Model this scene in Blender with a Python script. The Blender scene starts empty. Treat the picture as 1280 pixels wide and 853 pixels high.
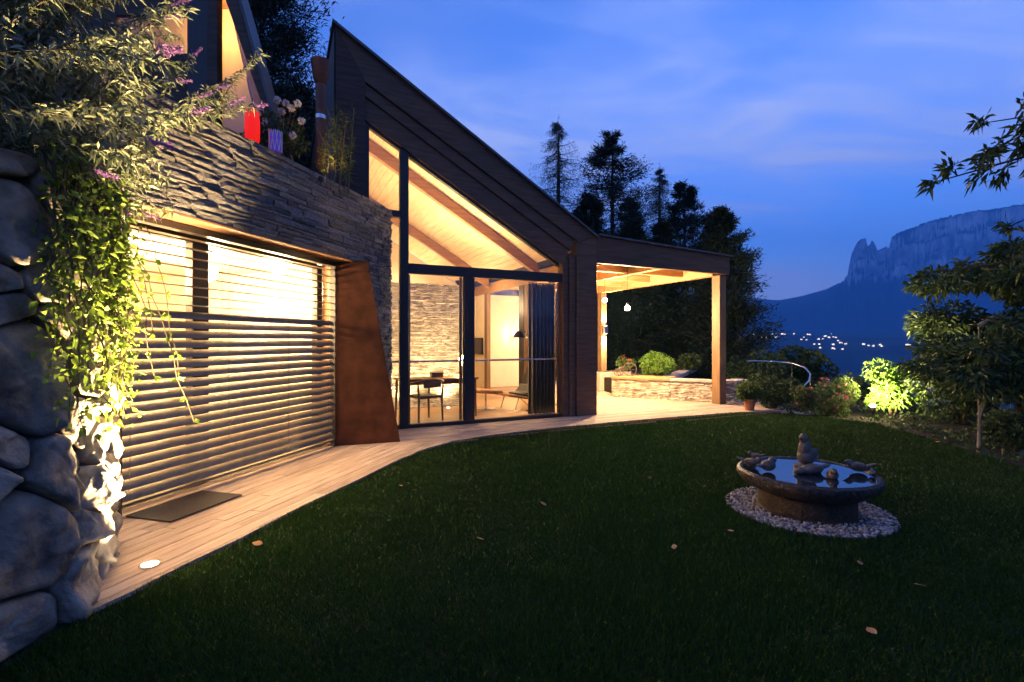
import bpy, bmesh, math, random
import numpy as np
from mathutils import Vector, Matrix, noise
R = math.radians
random.seed(7)
sc = bpy.context.scene
C = sc.collection

# ------------------------------------------------------------------ camera
cam_d = bpy.data.cameras.new('camera')
cam = bpy.data.objects.new('camera', cam_d); C.objects.link(cam)
cam.location = (0, 0, 1.45); cam.rotation_euler = (R(90), 0, 0)
cam_d.sensor_width = 36; cam_d.lens = 36 * 615 / 1280
cam_d.clip_start = .05; cam_d.clip_end = 40000
sc.camera = cam

# ------------------------------------------------------------------ sky, sun, exposure
SUN_EL, SUN_AZ = R(1.1), R(215)
w = bpy.data.worlds.new('World'); sc.world = w; w.use_nodes = True
nt = w.node_tree; nt.nodes.clear()
def wn(t, **k):
    n = nt.nodes.new(t)
    for a, v in k.items(): setattr(n, a, v)
    return n
sky = wn('ShaderNodeTexSky', sky_type='NISHITA', sun_disc=False, sun_elevation=SUN_EL, sun_rotation=SUN_AZ,
         altitude=900, air_density=1.0, dust_density=.3, ozone_density=4.0)
tc = wn('ShaderNodeTexCoord'); sep = wn('ShaderNodeSeparateXYZ'); nt.links.new(tc.outputs['Generated'], sep.inputs[0])
def wmath(op, a, b=None, clamp=False):
    n = wn('ShaderNodeMath', operation=op, use_clamp=clamp)
    for i, v in enumerate((a, b)):
        if v is None: continue
        if isinstance(v, (int, float)): n.inputs[i].default_value = v
        else: nt.links.new(v, n.inputs[i])
    return n.outputs[0]
zz = wmath('ADD', wmath('MAXIMUM', sep.outputs[2], 0.0), .16)
cx_ = wmath('DIVIDE', sep.outputs[0], zz); cy_ = wmath('DIVIDE', sep.outputs[1], zz)
comb = wn('ShaderNodeCombineXYZ'); nt.links.new(cx_, comb.inputs[0]); nt.links.new(cy_, comb.inputs[1])
def cloud_layer(rot, scl, loc, scale, detail, dist, lo, hi):
    mp = wn('ShaderNodeMapping'); mp.inputs['Rotation'].default_value = (0, 0, R(rot)); mp.inputs['Scale'].default_value = scl; mp.inputs['Location'].default_value = loc
    nt.links.new(comb.outputs[0], mp.inputs[0])
    n = wn('ShaderNodeTexNoise'); n.inputs['Scale'].default_value = scale; n.inputs['Detail'].default_value = detail; n.inputs['Roughness'].default_value = .55; n.inputs['Distortion'].default_value = dist
    nt.links.new(mp.outputs[0], n.inputs['Vector'])
    rp = wn('ShaderNodeValToRGB'); rp.color_ramp.interpolation = 'EASE'; rp.color_ramp.elements[0].position = lo; rp.color_ramp.elements[1].position = hi
    nt.links.new(n.outputs['Fac'], rp.inputs[0]); return rp.outputs[0]
veil = cloud_layer(42, (.55, 1.0, 1), (6.6, 6.1, 0), .75, 4, .3, .36, .60)      # broad soft sheets
wisp = cloud_layer(50, (.8, 1.7, 1), (7.3, 2.2, 0), 1.9, 9, .6, .36, .70)   # streaky wisps on them
cfac = wmath('MULTIPLY', veil, wmath('MULTIPLY_ADD', wisp, .75), True)
for l in cfac.node.inputs[1].links: l.from_node.inputs[2].default_value = .35
cfac = wmath('ADD', cfac, .06, True)
tint = wn('ShaderNodeMix', data_type='RGBA', blend_type='MULTIPLY'); tint.inputs[0].default_value = 1
nt.links.new(sky.outputs[0], tint.inputs[6]); tint.inputs[7].default_value = (2.5, 2.1, 2.75, 1)
cl = wn('ShaderNodeMix', data_type='RGBA', blend_type='MIX')
nt.links.new(cfac, cl.inputs[0]); nt.links.new(tint.outputs[2], cl.inputs[6]); cl.inputs[7].default_value = (1.08, 1.38, 2.5, 1)
bg = wn('ShaderNodeBackground'); bg.inputs[1].default_value = .15
nt.links.new(cl.outputs[2], bg.inputs[0])
wo = wn('ShaderNodeOutputWorld'); nt.links.new(bg.outputs[0], wo.inputs[0])

sd = bpy.data.lights.new('sun', 'SUN'); sd.energy = .02; sd.angle = R(15); sd.color = (.75, .85, 1)
so = bpy.data.objects.new('sun', sd); C.objects.link(so)
# light comes from azimuth SUN_AZ (clockwise from +Y), low: the last dusk glow behind the camera
dirv = Vector((math.sin(SUN_AZ) * math.cos(R(12)), math.cos(SUN_AZ) * math.cos(R(12)), math.sin(R(12))))
so.rotation_euler = dirv.to_track_quat('Z', 'Y').to_euler()
sc.view_settings.view_transform = 'Standard'; sc.view_settings.look = 'None'
sc.view_settings.exposure = 2.0; sc.view_settings.gamma = 1; sc.view_settings.use_curve_mapping = False
sc.render.engine = 'CYCLES'
sc.cycles.use_denoising = True
try: sc.cycles.denoiser = 'OPENIMAGEDENOISE'
except Exception: pass
sc.cycles.max_bounces = 7; sc.cycles.diffuse_bounces = 3; sc.cycles.glossy_bounces = 3; sc.cycles.transparent_max_bounces = 12
sc.cycles.volume_bounces = 1; sc.cycles.sample_clamp_indirect = 4; sc.cycles.caustics_reflective = False; sc.cycles.caustics_refractive = False
WARM = (1, .67, .33)

# ------------------------------------------------------------------ materials
MATS = {}
def mat(name, c1, c2=None, scale=6, stretch=(1, 1, 1), rough=.7, bump=0, bscale=None, spec=.3, metal=0,
        rnd=0, rrange=0, detail=5, lo=.35, hi=.65, emit=None, trans=0, island=False, world=False):
    """procedural material: two-tone noise on object coordinates, optional per-piece variation and relief"""
    if name in MATS: return MATS[name]
    m = bpy.data.materials.new(name); m.use_nodes = True; t = m.node_tree; N = t.nodes; L = t.links
    p = N['Principled BSDF']; out = N['Material Output']
    p.inputs['Roughness'].default_value = rough; p.inputs['Metallic'].default_value = metal
    p.inputs['Specular IOR Level'].default_value = spec
    c2 = c2 or c1
    co = N.new('ShaderNodeTexCoord'); vec = co.outputs['Object']
    if world:
        g = N.new('ShaderNodeNewGeometry'); vec = g.outputs['Position']
    oi = N.new('ShaderNodeObjectInfo')
    if rnd:
        ad = N.new('ShaderNodeVectorMath'); ad.operation = 'MULTIPLY_ADD'
        cb = N.new('ShaderNodeCombineXYZ')
        for i in range(3): L.new(oi.outputs['Random'], cb.inputs[i])
        ad.inputs[1].default_value = (37, 91, 53); L.new(cb.outputs[0], ad.inputs[0]); L.new(vec, ad.inputs[2]); vec = ad.outputs[0]
    mpn = N.new('ShaderNodeMapping'); mpn.inputs['Scale'].default_value = stretch; L.new(vec, mpn.inputs[0])
    nz = N.new('ShaderNodeTexNoise'); nz.inputs['Scale'].default_value = scale; nz.inputs['Detail'].default_value = detail
    L.new(mpn.outputs[0], nz.inputs['Vector'])
    cr = N.new('ShaderNodeValToRGB'); e = cr.color_ramp.elements
    e[0].position = lo; e[1].position = hi; e[0].color = (*c1, 1); e[1].color = (*c2, 1)
    fac = nz.outputs['Fac']
    if island:
        g = N.new('ShaderNodeNewGeometry'); fac = g.outputs['Random Per Island']; e[0].position = 0; e[1].position = 1
    L.new(fac, cr.inputs[0]); colr = cr.outputs[0]
    if rrange:
        hs = N.new('ShaderNodeHueSaturation')
        mr = N.new('ShaderNodeMapRange'); mr.inputs[3].default_value = 1 - rrange; mr.inputs[4].default_value = 1 + rrange
        L.new(oi.outputs['Random'], mr.inputs[0]); L.new(mr.outputs[0], hs.inputs['Value']); L.new(colr, hs.inputs['Color']); colr = hs.outputs[0]
    L.new(colr, p.inputs['Base Color'])
    if bump:
        n2 = N.new('ShaderNodeTexNoise'); n2.inputs['Scale'].default_value = bscale or scale * 3; n2.inputs['Detail'].default_value = 6
        L.new(mpn.outputs[0], n2.inputs['Vector'])
        b = N.new('ShaderNodeBump'); b.inputs['Strength'].default_value = bump; b.inputs['Distance'].default_value = .02
        L.new(n2.outputs['Fac'], b.inputs['Height']); L.new(b.outputs[0], p.inputs['Normal'])
    if trans:
        tr = N.new('ShaderNodeBsdfTranslucent'); L.new(colr, tr.inputs[0])
        mx = N.new('ShaderNodeMixShader'); mx.inputs[0].default_value = trans
        L.new(p.outputs[0], mx.inputs[1]); L.new(tr.outputs[0], mx.inputs[2]); L.new(mx.outputs[0], out.inputs[0])
    if emit:
        p.inputs['Emission Color'].default_value = (*emit[0], 1); p.inputs['Emission Strength'].default_value = emit[1]
    MATS[name] = m
    return m
def glass_mat(name, refl=1.0, tintc=(1, 1, 1)):
    if name in MATS: return MATS[name]
    m = bpy.data.materials.new(name); m.use_nodes = True; t = m.node_tree; N = t.nodes; L = t.links
    N.remove(N['Principled BSDF']); out = N['Material Output']
    tr = N.new('ShaderNodeBsdfTransparent'); tr.inputs[0].default_value = (*tintc, 1)
    gl = N.new('ShaderNodeBsdfGlossy'); gl.inputs['Roughness'].default_value = .01
    g = N.new('ShaderNodeNewGeometry'); dt = N.new('ShaderNodeVectorMath'); dt.operation = 'DOT_PRODUCT'
    L.new(g.outputs['Normal'], dt.inputs[0]); L.new(g.outputs['Incoming'], dt.inputs[1])
    def mth(op, a, b):
        n = N.new('ShaderNodeMath'); n.operation = op
        for i, v in enumerate((a, b)):
            if v is None: continue
            if isinstance(v, (int, float)): n.inputs[i].default_value = v
            else: L.new(v, n.inputs[i])
        return n
    f5 = mth('POWER', mth('SUBTRACT', 1.0, mth('ABSOLUTE', dt.outputs['Value'], None).outputs[0]).outputs[0], 5.0)   # Schlick reflectance of a pane
    mu = mth('MULTIPLY', mth('MULTIPLY_ADD', f5.outputs[0], .96).outputs[0], refl); mu.inputs[0].links[0].from_node.inputs[2].default_value = .04
    mx = N.new('ShaderNodeMixShader'); L.new(mu.outputs[0], mx.inputs[0]); L.new(tr.outputs[0], mx.inputs[1]); L.new(gl.outputs[0], mx.inputs[2])
    L.new(mx.outputs[0], out.inputs[0]); MATS[name] = m
    return m
def emis(name, col, s):
    return mat(name, col, rough=.5, emit=(col, s))

M_ledge = mat('split stone', (.11, .108, .108), (.32, .30, .275), scale=9, rough=.9, bump=.9, bscale=26, rnd=1, rrange=.35, spec=.15)
M_ledgein = mat('indoor split stone', (.40, .35, .27), (.66, .60, .48), scale=7, rough=.9, bump=.6, bscale=26, spec=.1, world=True)
M_core = mat('dark mortar', (.05, .045, .04), (.09, .08, .07), scale=20, rough=.95, bump=.4, world=True)
M_rubble = mat('rubble boulder', (.11, .092, .075), (.32, .275, .22), scale=6, rough=.92, bump=1.0, bscale=16, detail=9, rnd=1, rrange=.3, spec=.2)
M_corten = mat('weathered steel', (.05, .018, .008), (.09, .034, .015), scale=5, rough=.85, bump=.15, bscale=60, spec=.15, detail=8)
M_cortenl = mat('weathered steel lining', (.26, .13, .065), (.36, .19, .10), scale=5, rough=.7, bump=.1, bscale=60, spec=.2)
M_deck = mat('weathered deck board', (.30, .215, .16), (.46, .35, .27), scale=3, stretch=(1, 14, 14), rough=.72, bump=.5, bscale=8, rnd=1, rrange=.2, spec=.25)
M_darkwood = mat('dark stained timber', (.045, .024, .014), (.085, .046, .028), scale=2.5, stretch=(1, 1, 9), rough=.6, bump=.2, bscale=9, rnd=1, rrange=.12)
M_board = mat('brown cladding board', (.085, .044, .024), (.14, .075, .042), scale=2.5, stretch=(1, 9, 9), rough=.6, bump=.25, bscale=9, rnd=1, rrange=.12)
M_frame = mat('dark bronze window frame', (.022, .016, .013), (.03, .022, .018), scale=20, rough=.45, spec=.4)
M_roofmetal = mat('dark sheet metal', (.05, .05, .055), (.075, .075, .08), scale=3, rough=.5, spec=.5)
M_larch = mat('warm larch wood', (.28, .15, .07), (.40, .23, .11), scale=2, stretch=(1, 10, 10), rough=.55, bump=.15, bscale=10, rnd=1, rrange=.1)
M_larchv = mat('warm larch post', (.15, .082, .04), (.21, .12, .06), scale=2, stretch=(10, 10, 1), rough=.55, bump=.15, bscale=10, rnd=1, rrange=.08)
M_ceil = mat('pale ceiling board', (.62, .46, .27), (.74, .58, .37), scale=2, stretch=(8, 1, 8), rough=.55, bump=.1, rnd=1, rrange=.06)
M_rafter = mat('rafter timber', (.26, .13, .055), (.36, .19, .085), scale=2, stretch=(1, 9, 9), rough=.5, bump=.15)
M_plaster = mat('cream plaster', (.70, .62, .48), (.76, .68, .54), scale=4, rough=.9, bump=.08)
M_white = mat('pale wall paint', (.74, .68, .58), (.78, .72, .62), scale=3, rough=.9)
M_floor = mat('oak floor', (.34, .21, .11), (.46, .30, .17), scale=2.5, stretch=(1, 9, 1), rough=.35, bump=.1)
M_slat = mat('bronze aluminium slat', (.11, .088, .062), (.14, .112, .08), scale=15, rough=.42, spec=.5, metal=.25)
M_steel = mat('brushed steel', (.55, .53, .5), (.62, .6, .57), scale=20, rough=.25, metal=1)
M_black = mat('black metal', (.012, .012, .012), (.02, .02, .02), scale=20, rough=.4)
M_rubber = mat('dark mat fibre', (.035, .03, .027), (.06, .052, .045), scale=90, rough=.95, bump=.6, bscale=200)
M_leather = mat('brown leather', (.20, .085, .035), (.29, .13, .06), scale=8, rough=.45, bump=.1)
M_blackl = mat('black leather', (.015, .013, .012), (.03, .026, .024), scale=8, rough=.4)
M_curtain = mat('grey brown curtain', (.10, .085, .07), (.15, .13, .11), scale=5, stretch=(8, 8, 1), rough=.95)
M_walnut = mat('walnut furniture', (.13, .065, .03), (.21, .11, .055), scale=3, stretch=(1, 8, 8), rough=.45)
M_glass = glass_mat('window glass')
M_soil = mat('bed soil', (.010, .007, .005), (.024, .017, .011), scale=14, rough=1, bump=.8, world=True)
M_lawnbase = mat('lawn earth', (.006, .009, .003), (.011, .016, .005), scale=10, rough=1, bump=.5, world=True)
M_grass = mat('grass blade', (.008, .031, .002), (.022, .064, .006), rough=.55, trans=.25, island=True, spec=.2)
M_pebble = mat('pale pebble', (.07, .06, .06), (.42, .38, .36), rough=.8, island=True)
M_bronze = mat('weathered figure stone', (.06, .047, .038), (.12, .095, .078), scale=18, rough=.6, bump=.5, bscale=50, rnd=1)
M_bowl = mat('dark bowl stone', (.016, .012, .009), (.06, .045, .035), scale=30, rough=.5, bump=1.0, bscale=45)
M_plinth = mat('brown plinth stone', (.022, .014, .008), (.05, .031, .018), scale=14, rough=.75, bump=1.0)
M_terra = mat('terracotta', (.30, .11, .05), (.40, .17, .08), scale=8, rough=.8, bump=.1)
M_bark = mat('bark', (.05, .036, .026), (.10, .075, .055), scale=6, stretch=(4, 4, 1), rough=.95, bump=.8, world=True)
M_barkp = mat('pale bark', (.16, .13, .10), (.24, .20, .16), scale=6, stretch=(4, 4, 1), rough=.95, bump=.5, world=True)
def leafm(n, a, b, tr=.3, r=.5): return mat(n, a, b, rough=r, trans=tr, island=True, spec=.3)
M_needle = leafm('conifer needle', (.007, .015, .008), (.018, .034, .015), .1)
M_larchn = leafm('larch needle', (.03, .055, .028), (.05, .085, .04), .25)
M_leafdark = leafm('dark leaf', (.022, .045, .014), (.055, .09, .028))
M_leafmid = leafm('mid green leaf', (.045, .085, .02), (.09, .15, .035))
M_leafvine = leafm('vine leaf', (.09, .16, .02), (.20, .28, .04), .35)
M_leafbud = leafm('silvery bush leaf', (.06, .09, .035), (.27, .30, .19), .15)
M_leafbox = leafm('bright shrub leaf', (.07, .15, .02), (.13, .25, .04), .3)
M_leafbam = leafm('bamboo leaf', (.08, .12, .03), (.14, .18, .05))
M_purple = leafm('purple blossom', (.20, .09, .26), (.40, .22, .46))
M_pink = leafm('pink blossom', (.35, .10, .14), (.55, .22, .26))
M_wpetal = leafm('white rose petal', (.66, .60, .54), (.8, .75, .68))
M_redfl = leafm('red blossom', (.5, .04, .02), (.65, .12, .03))
M_dry = mat('dry fallen leaf', (.24, .11, .045), (.38, .22, .11), scale=10, rough=.85, rnd=1, rrange=.3)
M_stem = mat('plant stem', (.07, .055, .03), (.11, .09, .05), scale=10, rough=.9)
M_cap = mat('pale coping stone', (.40, .34, .28), (.52, .45, .38), scale=4, rough=.75, bump=.3, rnd=1, rrange=.08)

# ------------------------------------------------------------------ building helpers
def link(o, parent=None):
    C.objects.link(o)
    if parent is not None: o.parent = parent
    return o
def tag(o, label, cat, group=None):
    o['label'] = label; o['category'] = cat
    if group: o['group'] = group
    return o
def struct(o): o['kind'] = 'structure'; return o
def stuff(o): o['kind'] = 'stuff'; return o
def thing(name, label, cat, loc=(0, 0, 0), rz=0, group=None):
    o = bpy.data.objects.new(name, None); o.location = loc; o.rotation_euler = (0, 0, rz); o.empty_display_size = .1
    link(o); return tag(o, label, cat, group)
def shade(me, angle=35):
    me.polygons.foreach_set('use_smooth', [True] * len(me.polygons))
    try: me.set_sharp_from_angle(angle=R(angle))
    except Exception: pass
class MB:
    def __init__(s): s.v = []; s.f = []; s.m = []
    def add(s, vs, fs, mi=0):
        k = len(s.v); s.v += [tuple(v) for v in vs]
        for f in fs: s.f.append([k + i for i in f]); s.m.append(mi)
        return s
    def box(s, x0, x1, y0, y1, z0, z1, mi=0):
        return s.add([(x0, y0, z0), (x1, y0, z0), (x1, y1, z0), (x0, y1, z0), (x0, y0, z1), (x1, y0, z1), (x1, y1, z1), (x0, y1, z1)],
                     [(0, 3, 2, 1), (4, 5, 6, 7), (0, 1, 5, 4), (1, 2, 6, 5), (2, 3, 7, 6), (3, 0, 4, 7)], mi)
    def prism(s, poly, a, b, ax='y', mi=0):
        """poly in (x,z) extruded along y (ax='y'), or in (x,y) extruded along z (ax='z'), or in (y,z) along x"""
        n = len(poly)
        def P(p, h): return (p[0], h, p[1]) if ax == 'y' else ((p[0], p[1], h) if ax == 'z' else (h, p[0], p[1]))
        vs = [P(p, a) for p in poly] + [P(p, b) for p in poly]
        fs = [list(range(n))[::-1], list(range(n, 2 * n))] + [(i, (i + 1) % n, n + (i + 1) % n, n + i) for i in range(n)]
        return s.add(vs, fs, mi)
    def tube(s, pts, rad, n=8, cap=True, mi=0):
        pts = [Vector(p) for p in pts]; k = len(pts)
        if not hasattr(rad, '__len__'): rad = [rad] * k
        vs = []; prev = None
        for i, p in enumerate(pts):
            d = (pts[min(i + 1, k - 1)] - pts[max(i - 1, 0)]).normalized()
            if prev is None: prev = d.orthogonal().normalized()
            a = (prev - d * prev.dot(d))
            a = a.normalized() if a.length > 1e-5 else d.orthogonal().normalized()
            prev = a; b = d.cross(a)
            for j in range(n):
                q = 2 * math.pi * j / n; vs.append(p + (a * math.cos(q) + b * math.sin(q)) * rad[i])
        fs = [(i * n + j, i * n + (j + 1) % n, (i + 1) * n + (j + 1) % n, (i + 1) * n + j) for i in range(k - 1) for j in range(n)]
        if cap: fs += [list(range(n))[::-1], list(range((k - 1) * n, k * n))]
        return s.add(vs, fs, mi)
    def lathe(s, prof, n=24, c=(0, 0, 0), mi=0):
        vs = []; k = len(prof)
        for r, z in prof:
            for j in range(n):
                q = 2 * math.pi * j / n; vs.append((c[0] + max(r, 1e-4) * math.cos(q), c[1] + max(r, 1e-4) * math.sin(q), c[2] + z))
        fs = [(i * n + j, i * n + (j + 1) % n, (i + 1) * n + (j + 1) % n, (i + 1) * n + j) for i in range(k - 1) for j in range(n)]
        fs += [list(range(n))[::-1], list(range((k - 1) * n, k * n))]
        return s.add(vs, fs, mi)
    def mesh(s, name):
        me = bpy.data.meshes.new(name); me.from_pydata(s.v, [], s.f)
        me.polygons.foreach_set('material_index', s.m); me.update(); return me
    def build(s, name, mats, parent=None, smooth=None, bevel=0, loc=None):
        me = s.mesh(name)
        for m in (mats if isinstance(mats, (list, tuple)) else [mats]): me.materials.append(m)
        if bevel:
            bm = bmesh.new(); bm.from_mesh(me)
            es = [e for e in bm.edges if len(e.link_faces) == 2 and e.calc_face_angle(0) > R(25)]
            bmesh.ops.bevel(bm, geom=es, offset=bevel, segments=1, affect='EDGES', clamp_overlap=True)
            bm.to_mesh(me); bm.free()
        if smooth: shade(me, smooth)
        o = bpy.data.objects.new(name, me)
        if loc is not None: o.location = loc
        return link(o, parent)
def npmesh(name, V, F, material, parent=None, smooth=False):
    V = np.asarray(V, np.float32).reshape(-1, 3); F = np.asarray(F, np.int32)
    me = bpy.data.meshes.new(name); n = F.shape[1]
    me.vertices.add(len(V)); me.vertices.foreach_set('co', V.ravel())
    me.loops.add(F.size); me.loops.foreach_set('vertex_index', F.ravel())
    me.polygons.add(len(F)); me.polygons.foreach_set('loop_start', np.arange(len(F), dtype=np.int32) * n)
    try: me.polygons.foreach_set('loop_total', np.full(len(F), n, np.int32))
    except Exception: pass
    me.update(calc_edges=True); me.validate()
    if smooth: me.polygons.foreach_set('use_smooth', [True] * len(me.polygons))
    me.materials.append(material)
    return link(bpy.data.objects.new(name, me), parent)
def unit(a): return a / np.maximum(np.linalg.norm(a, axis=-1, keepdims=True), 1e-9)
def leaf_arrays(P, D, Ln, Wd, rng, fold=.3, droop=.15):
    """folded diamond leaf (two triangles) per point"""
    P = np.asarray(P, float); D = unit(np.asarray(D, float)); n = len(P)
    Ln = np.broadcast_to(Ln, (n,))[:, None]; Wd = np.broadcast_to(Wd, (n,))[:, None]
    S = unit(np.cross(D, rng.normal(size=(n, 3)))); U = np.cross(S, D)
    mid = P + D * Ln * .45
    tip = P + D * Ln - np.array([0, 0, 1.]) * Ln * droop
    V = np.stack([P, mid + S * Wd * .5 + U * Wd * fold, tip, mid - S * Wd * .5 + U * Wd * fold], 1).reshape(-1, 3)
    k = np.arange(n)[:, None] * 4
    F = np.concatenate([k + [0, 1, 2], k + [0, 2, 3]], 0)
    return V, F
def leaf_obj(name, P, D, Ln, Wd, m, parent, rng, **k):
    V, F = leaf_arrays(P, D, Ln, Wd, rng, **k); return npmesh(name, V, F, m, parent)
def clump_points(rng, centres, radii, per, squash=.8, shell=.55):
    P = []; D = []
    for c, r in zip(centres, radii):
        d = unit(rng.normal(size=(per, 3))); rr = r * (shell + (1 - shell) * rng.random((per, 1)) ** .6)
        p = d * rr; p[:, 2] *= squash
        P.append(np.asarray(c) + p); D.append(unit(d + rng.normal(scale=.6, size=(per, 3)) + [0, 0, -.1]))
    return np.concatenate(P), np.concatenate(D)
def point_light(name, parent, loc, watt, rad=.05, col=WARM):
    d = bpy.data.lights.new(name, 'POINT'); d.energy = watt; d.color = col; d.shadow_soft_size = rad
    o = bpy.data.objects.new(name, d); o.location = loc; return link(o, parent)
def spot_light(name, parent, loc, target, watt, ang, blend=.6, rad=.04, col=WARM):
    d = bpy.data.lights.new(name, 'SPOT'); d.energy = watt; d.color = col; d.shadow_soft_size = rad; d.spot_size = R(ang); d.spot_blend = blend
    o = bpy.data.objects.new(name, d); o.location = loc
    o.rotation_euler = (Vector(loc) - Vector(target)).to_track_quat('Z', 'Y').to_euler(); return link(o, parent)
def copy_tree(o, parent=None):
    c = o.copy(); link(c, parent)
    for ch in o.children: copy_tree(ch, c)
    return c
def blobs(name, ells, voxel, m, parent=None, loc=(0, 0, 0), rz=0, smooth_it=4):
    """one continuous surface fused from ellipsoids (centre, radii, pitch)"""
    bm = bmesh.new()
    for c, r, pitch in ells:
        M = Matrix.Translation(c) @ Matrix.Rotation(R(pitch), 4, 'Y') @ Matrix.Diagonal((*r, 1))
        bmesh.ops.create_icosphere(bm, subdivisions=3, radius=1, matrix=M)
    me = bpy.data.meshes.new(name); bm.to_mesh(me); bm.free()
    t = bpy.data.objects.new(name, me); C.objects.link(t)
    rm = t.modifiers.new('r', 'REMESH'); rm.mode = 'VOXEL'; rm.voxel_size = voxel
    sm = t.modifiers.new('s', 'SMOOTH'); sm.iterations = smooth_it; sm.factor = .6
    dg = bpy.context.evaluated_depsgraph_get(); me2 = bpy.data.meshes.new_from_object(t.evaluated_get(dg))
    bpy.data.objects.remove(t); bpy.data.meshes.remove(me); me2.name = name
    me2.materials.clear(); me2.materials.append(m); me2.polygons.foreach_set('use_smooth', [True] * len(me2.polygons))
    o = bpy.data.objects.new(name, me2); o.location = loc; o.rotation_euler = (0, 0, rz); return link(o, parent)
def clip_half(poly, a, b, c):
    """keep a*x+b*y<=c"""
    out = []
    for i in range(len(poly)):
        p, q = poly[i], poly[(i + 1) % len(poly)]
        dp, dq = a * p[0] + b * p[1] - c, a * q[0] + b * q[1] - c
        if dp <= 0: out.append(p)
        if (dp < 0 < dq) or (dq < 0 < dp):
            k = dp / (dp - dq); out.append((p[0] + (q[0] - p[0]) * k, p[1] + (q[1] - p[1]) * k))
    return out
def area(poly): return abs(sum(poly[i][0] * poly[(i + 1) % len(poly)][1] - poly[(i + 1) % len(poly)][0] * poly[i][1] for i in range(len(poly)))) / 2
def inside(poly, X, Y):
    r = np.zeros(X.shape, bool); n = len(poly)
    for i in range(n):
        (x0, y0), (x1, y1) = poly[i], poly[(i + 1) % n]
        if y0 == y1: continue
        r ^= ((y0 > Y) != (y1 > Y)) & (X < (x1 - x0) * (Y - y0) / (y1 - y0) + x0)
    return r

# frames of reference: the gable house front and the blind wall
BA = math.atan2(.4276, .904); Q = Vector((1.665, 9.66, 0))
AA = math.atan2(.962, .272); S0 = Vector((-3.27, 4.06, 0))
def HW(t, c, z=0): return Vector((Q.x + .904 * t - .4276 * c, Q.y + .4276 * t + .904 * c, z))
def AW(x, y, z=0): return Vector((S0.x + .272 * x - .962 * y, S0.y + .962 * x + .272 * y, z))

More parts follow.
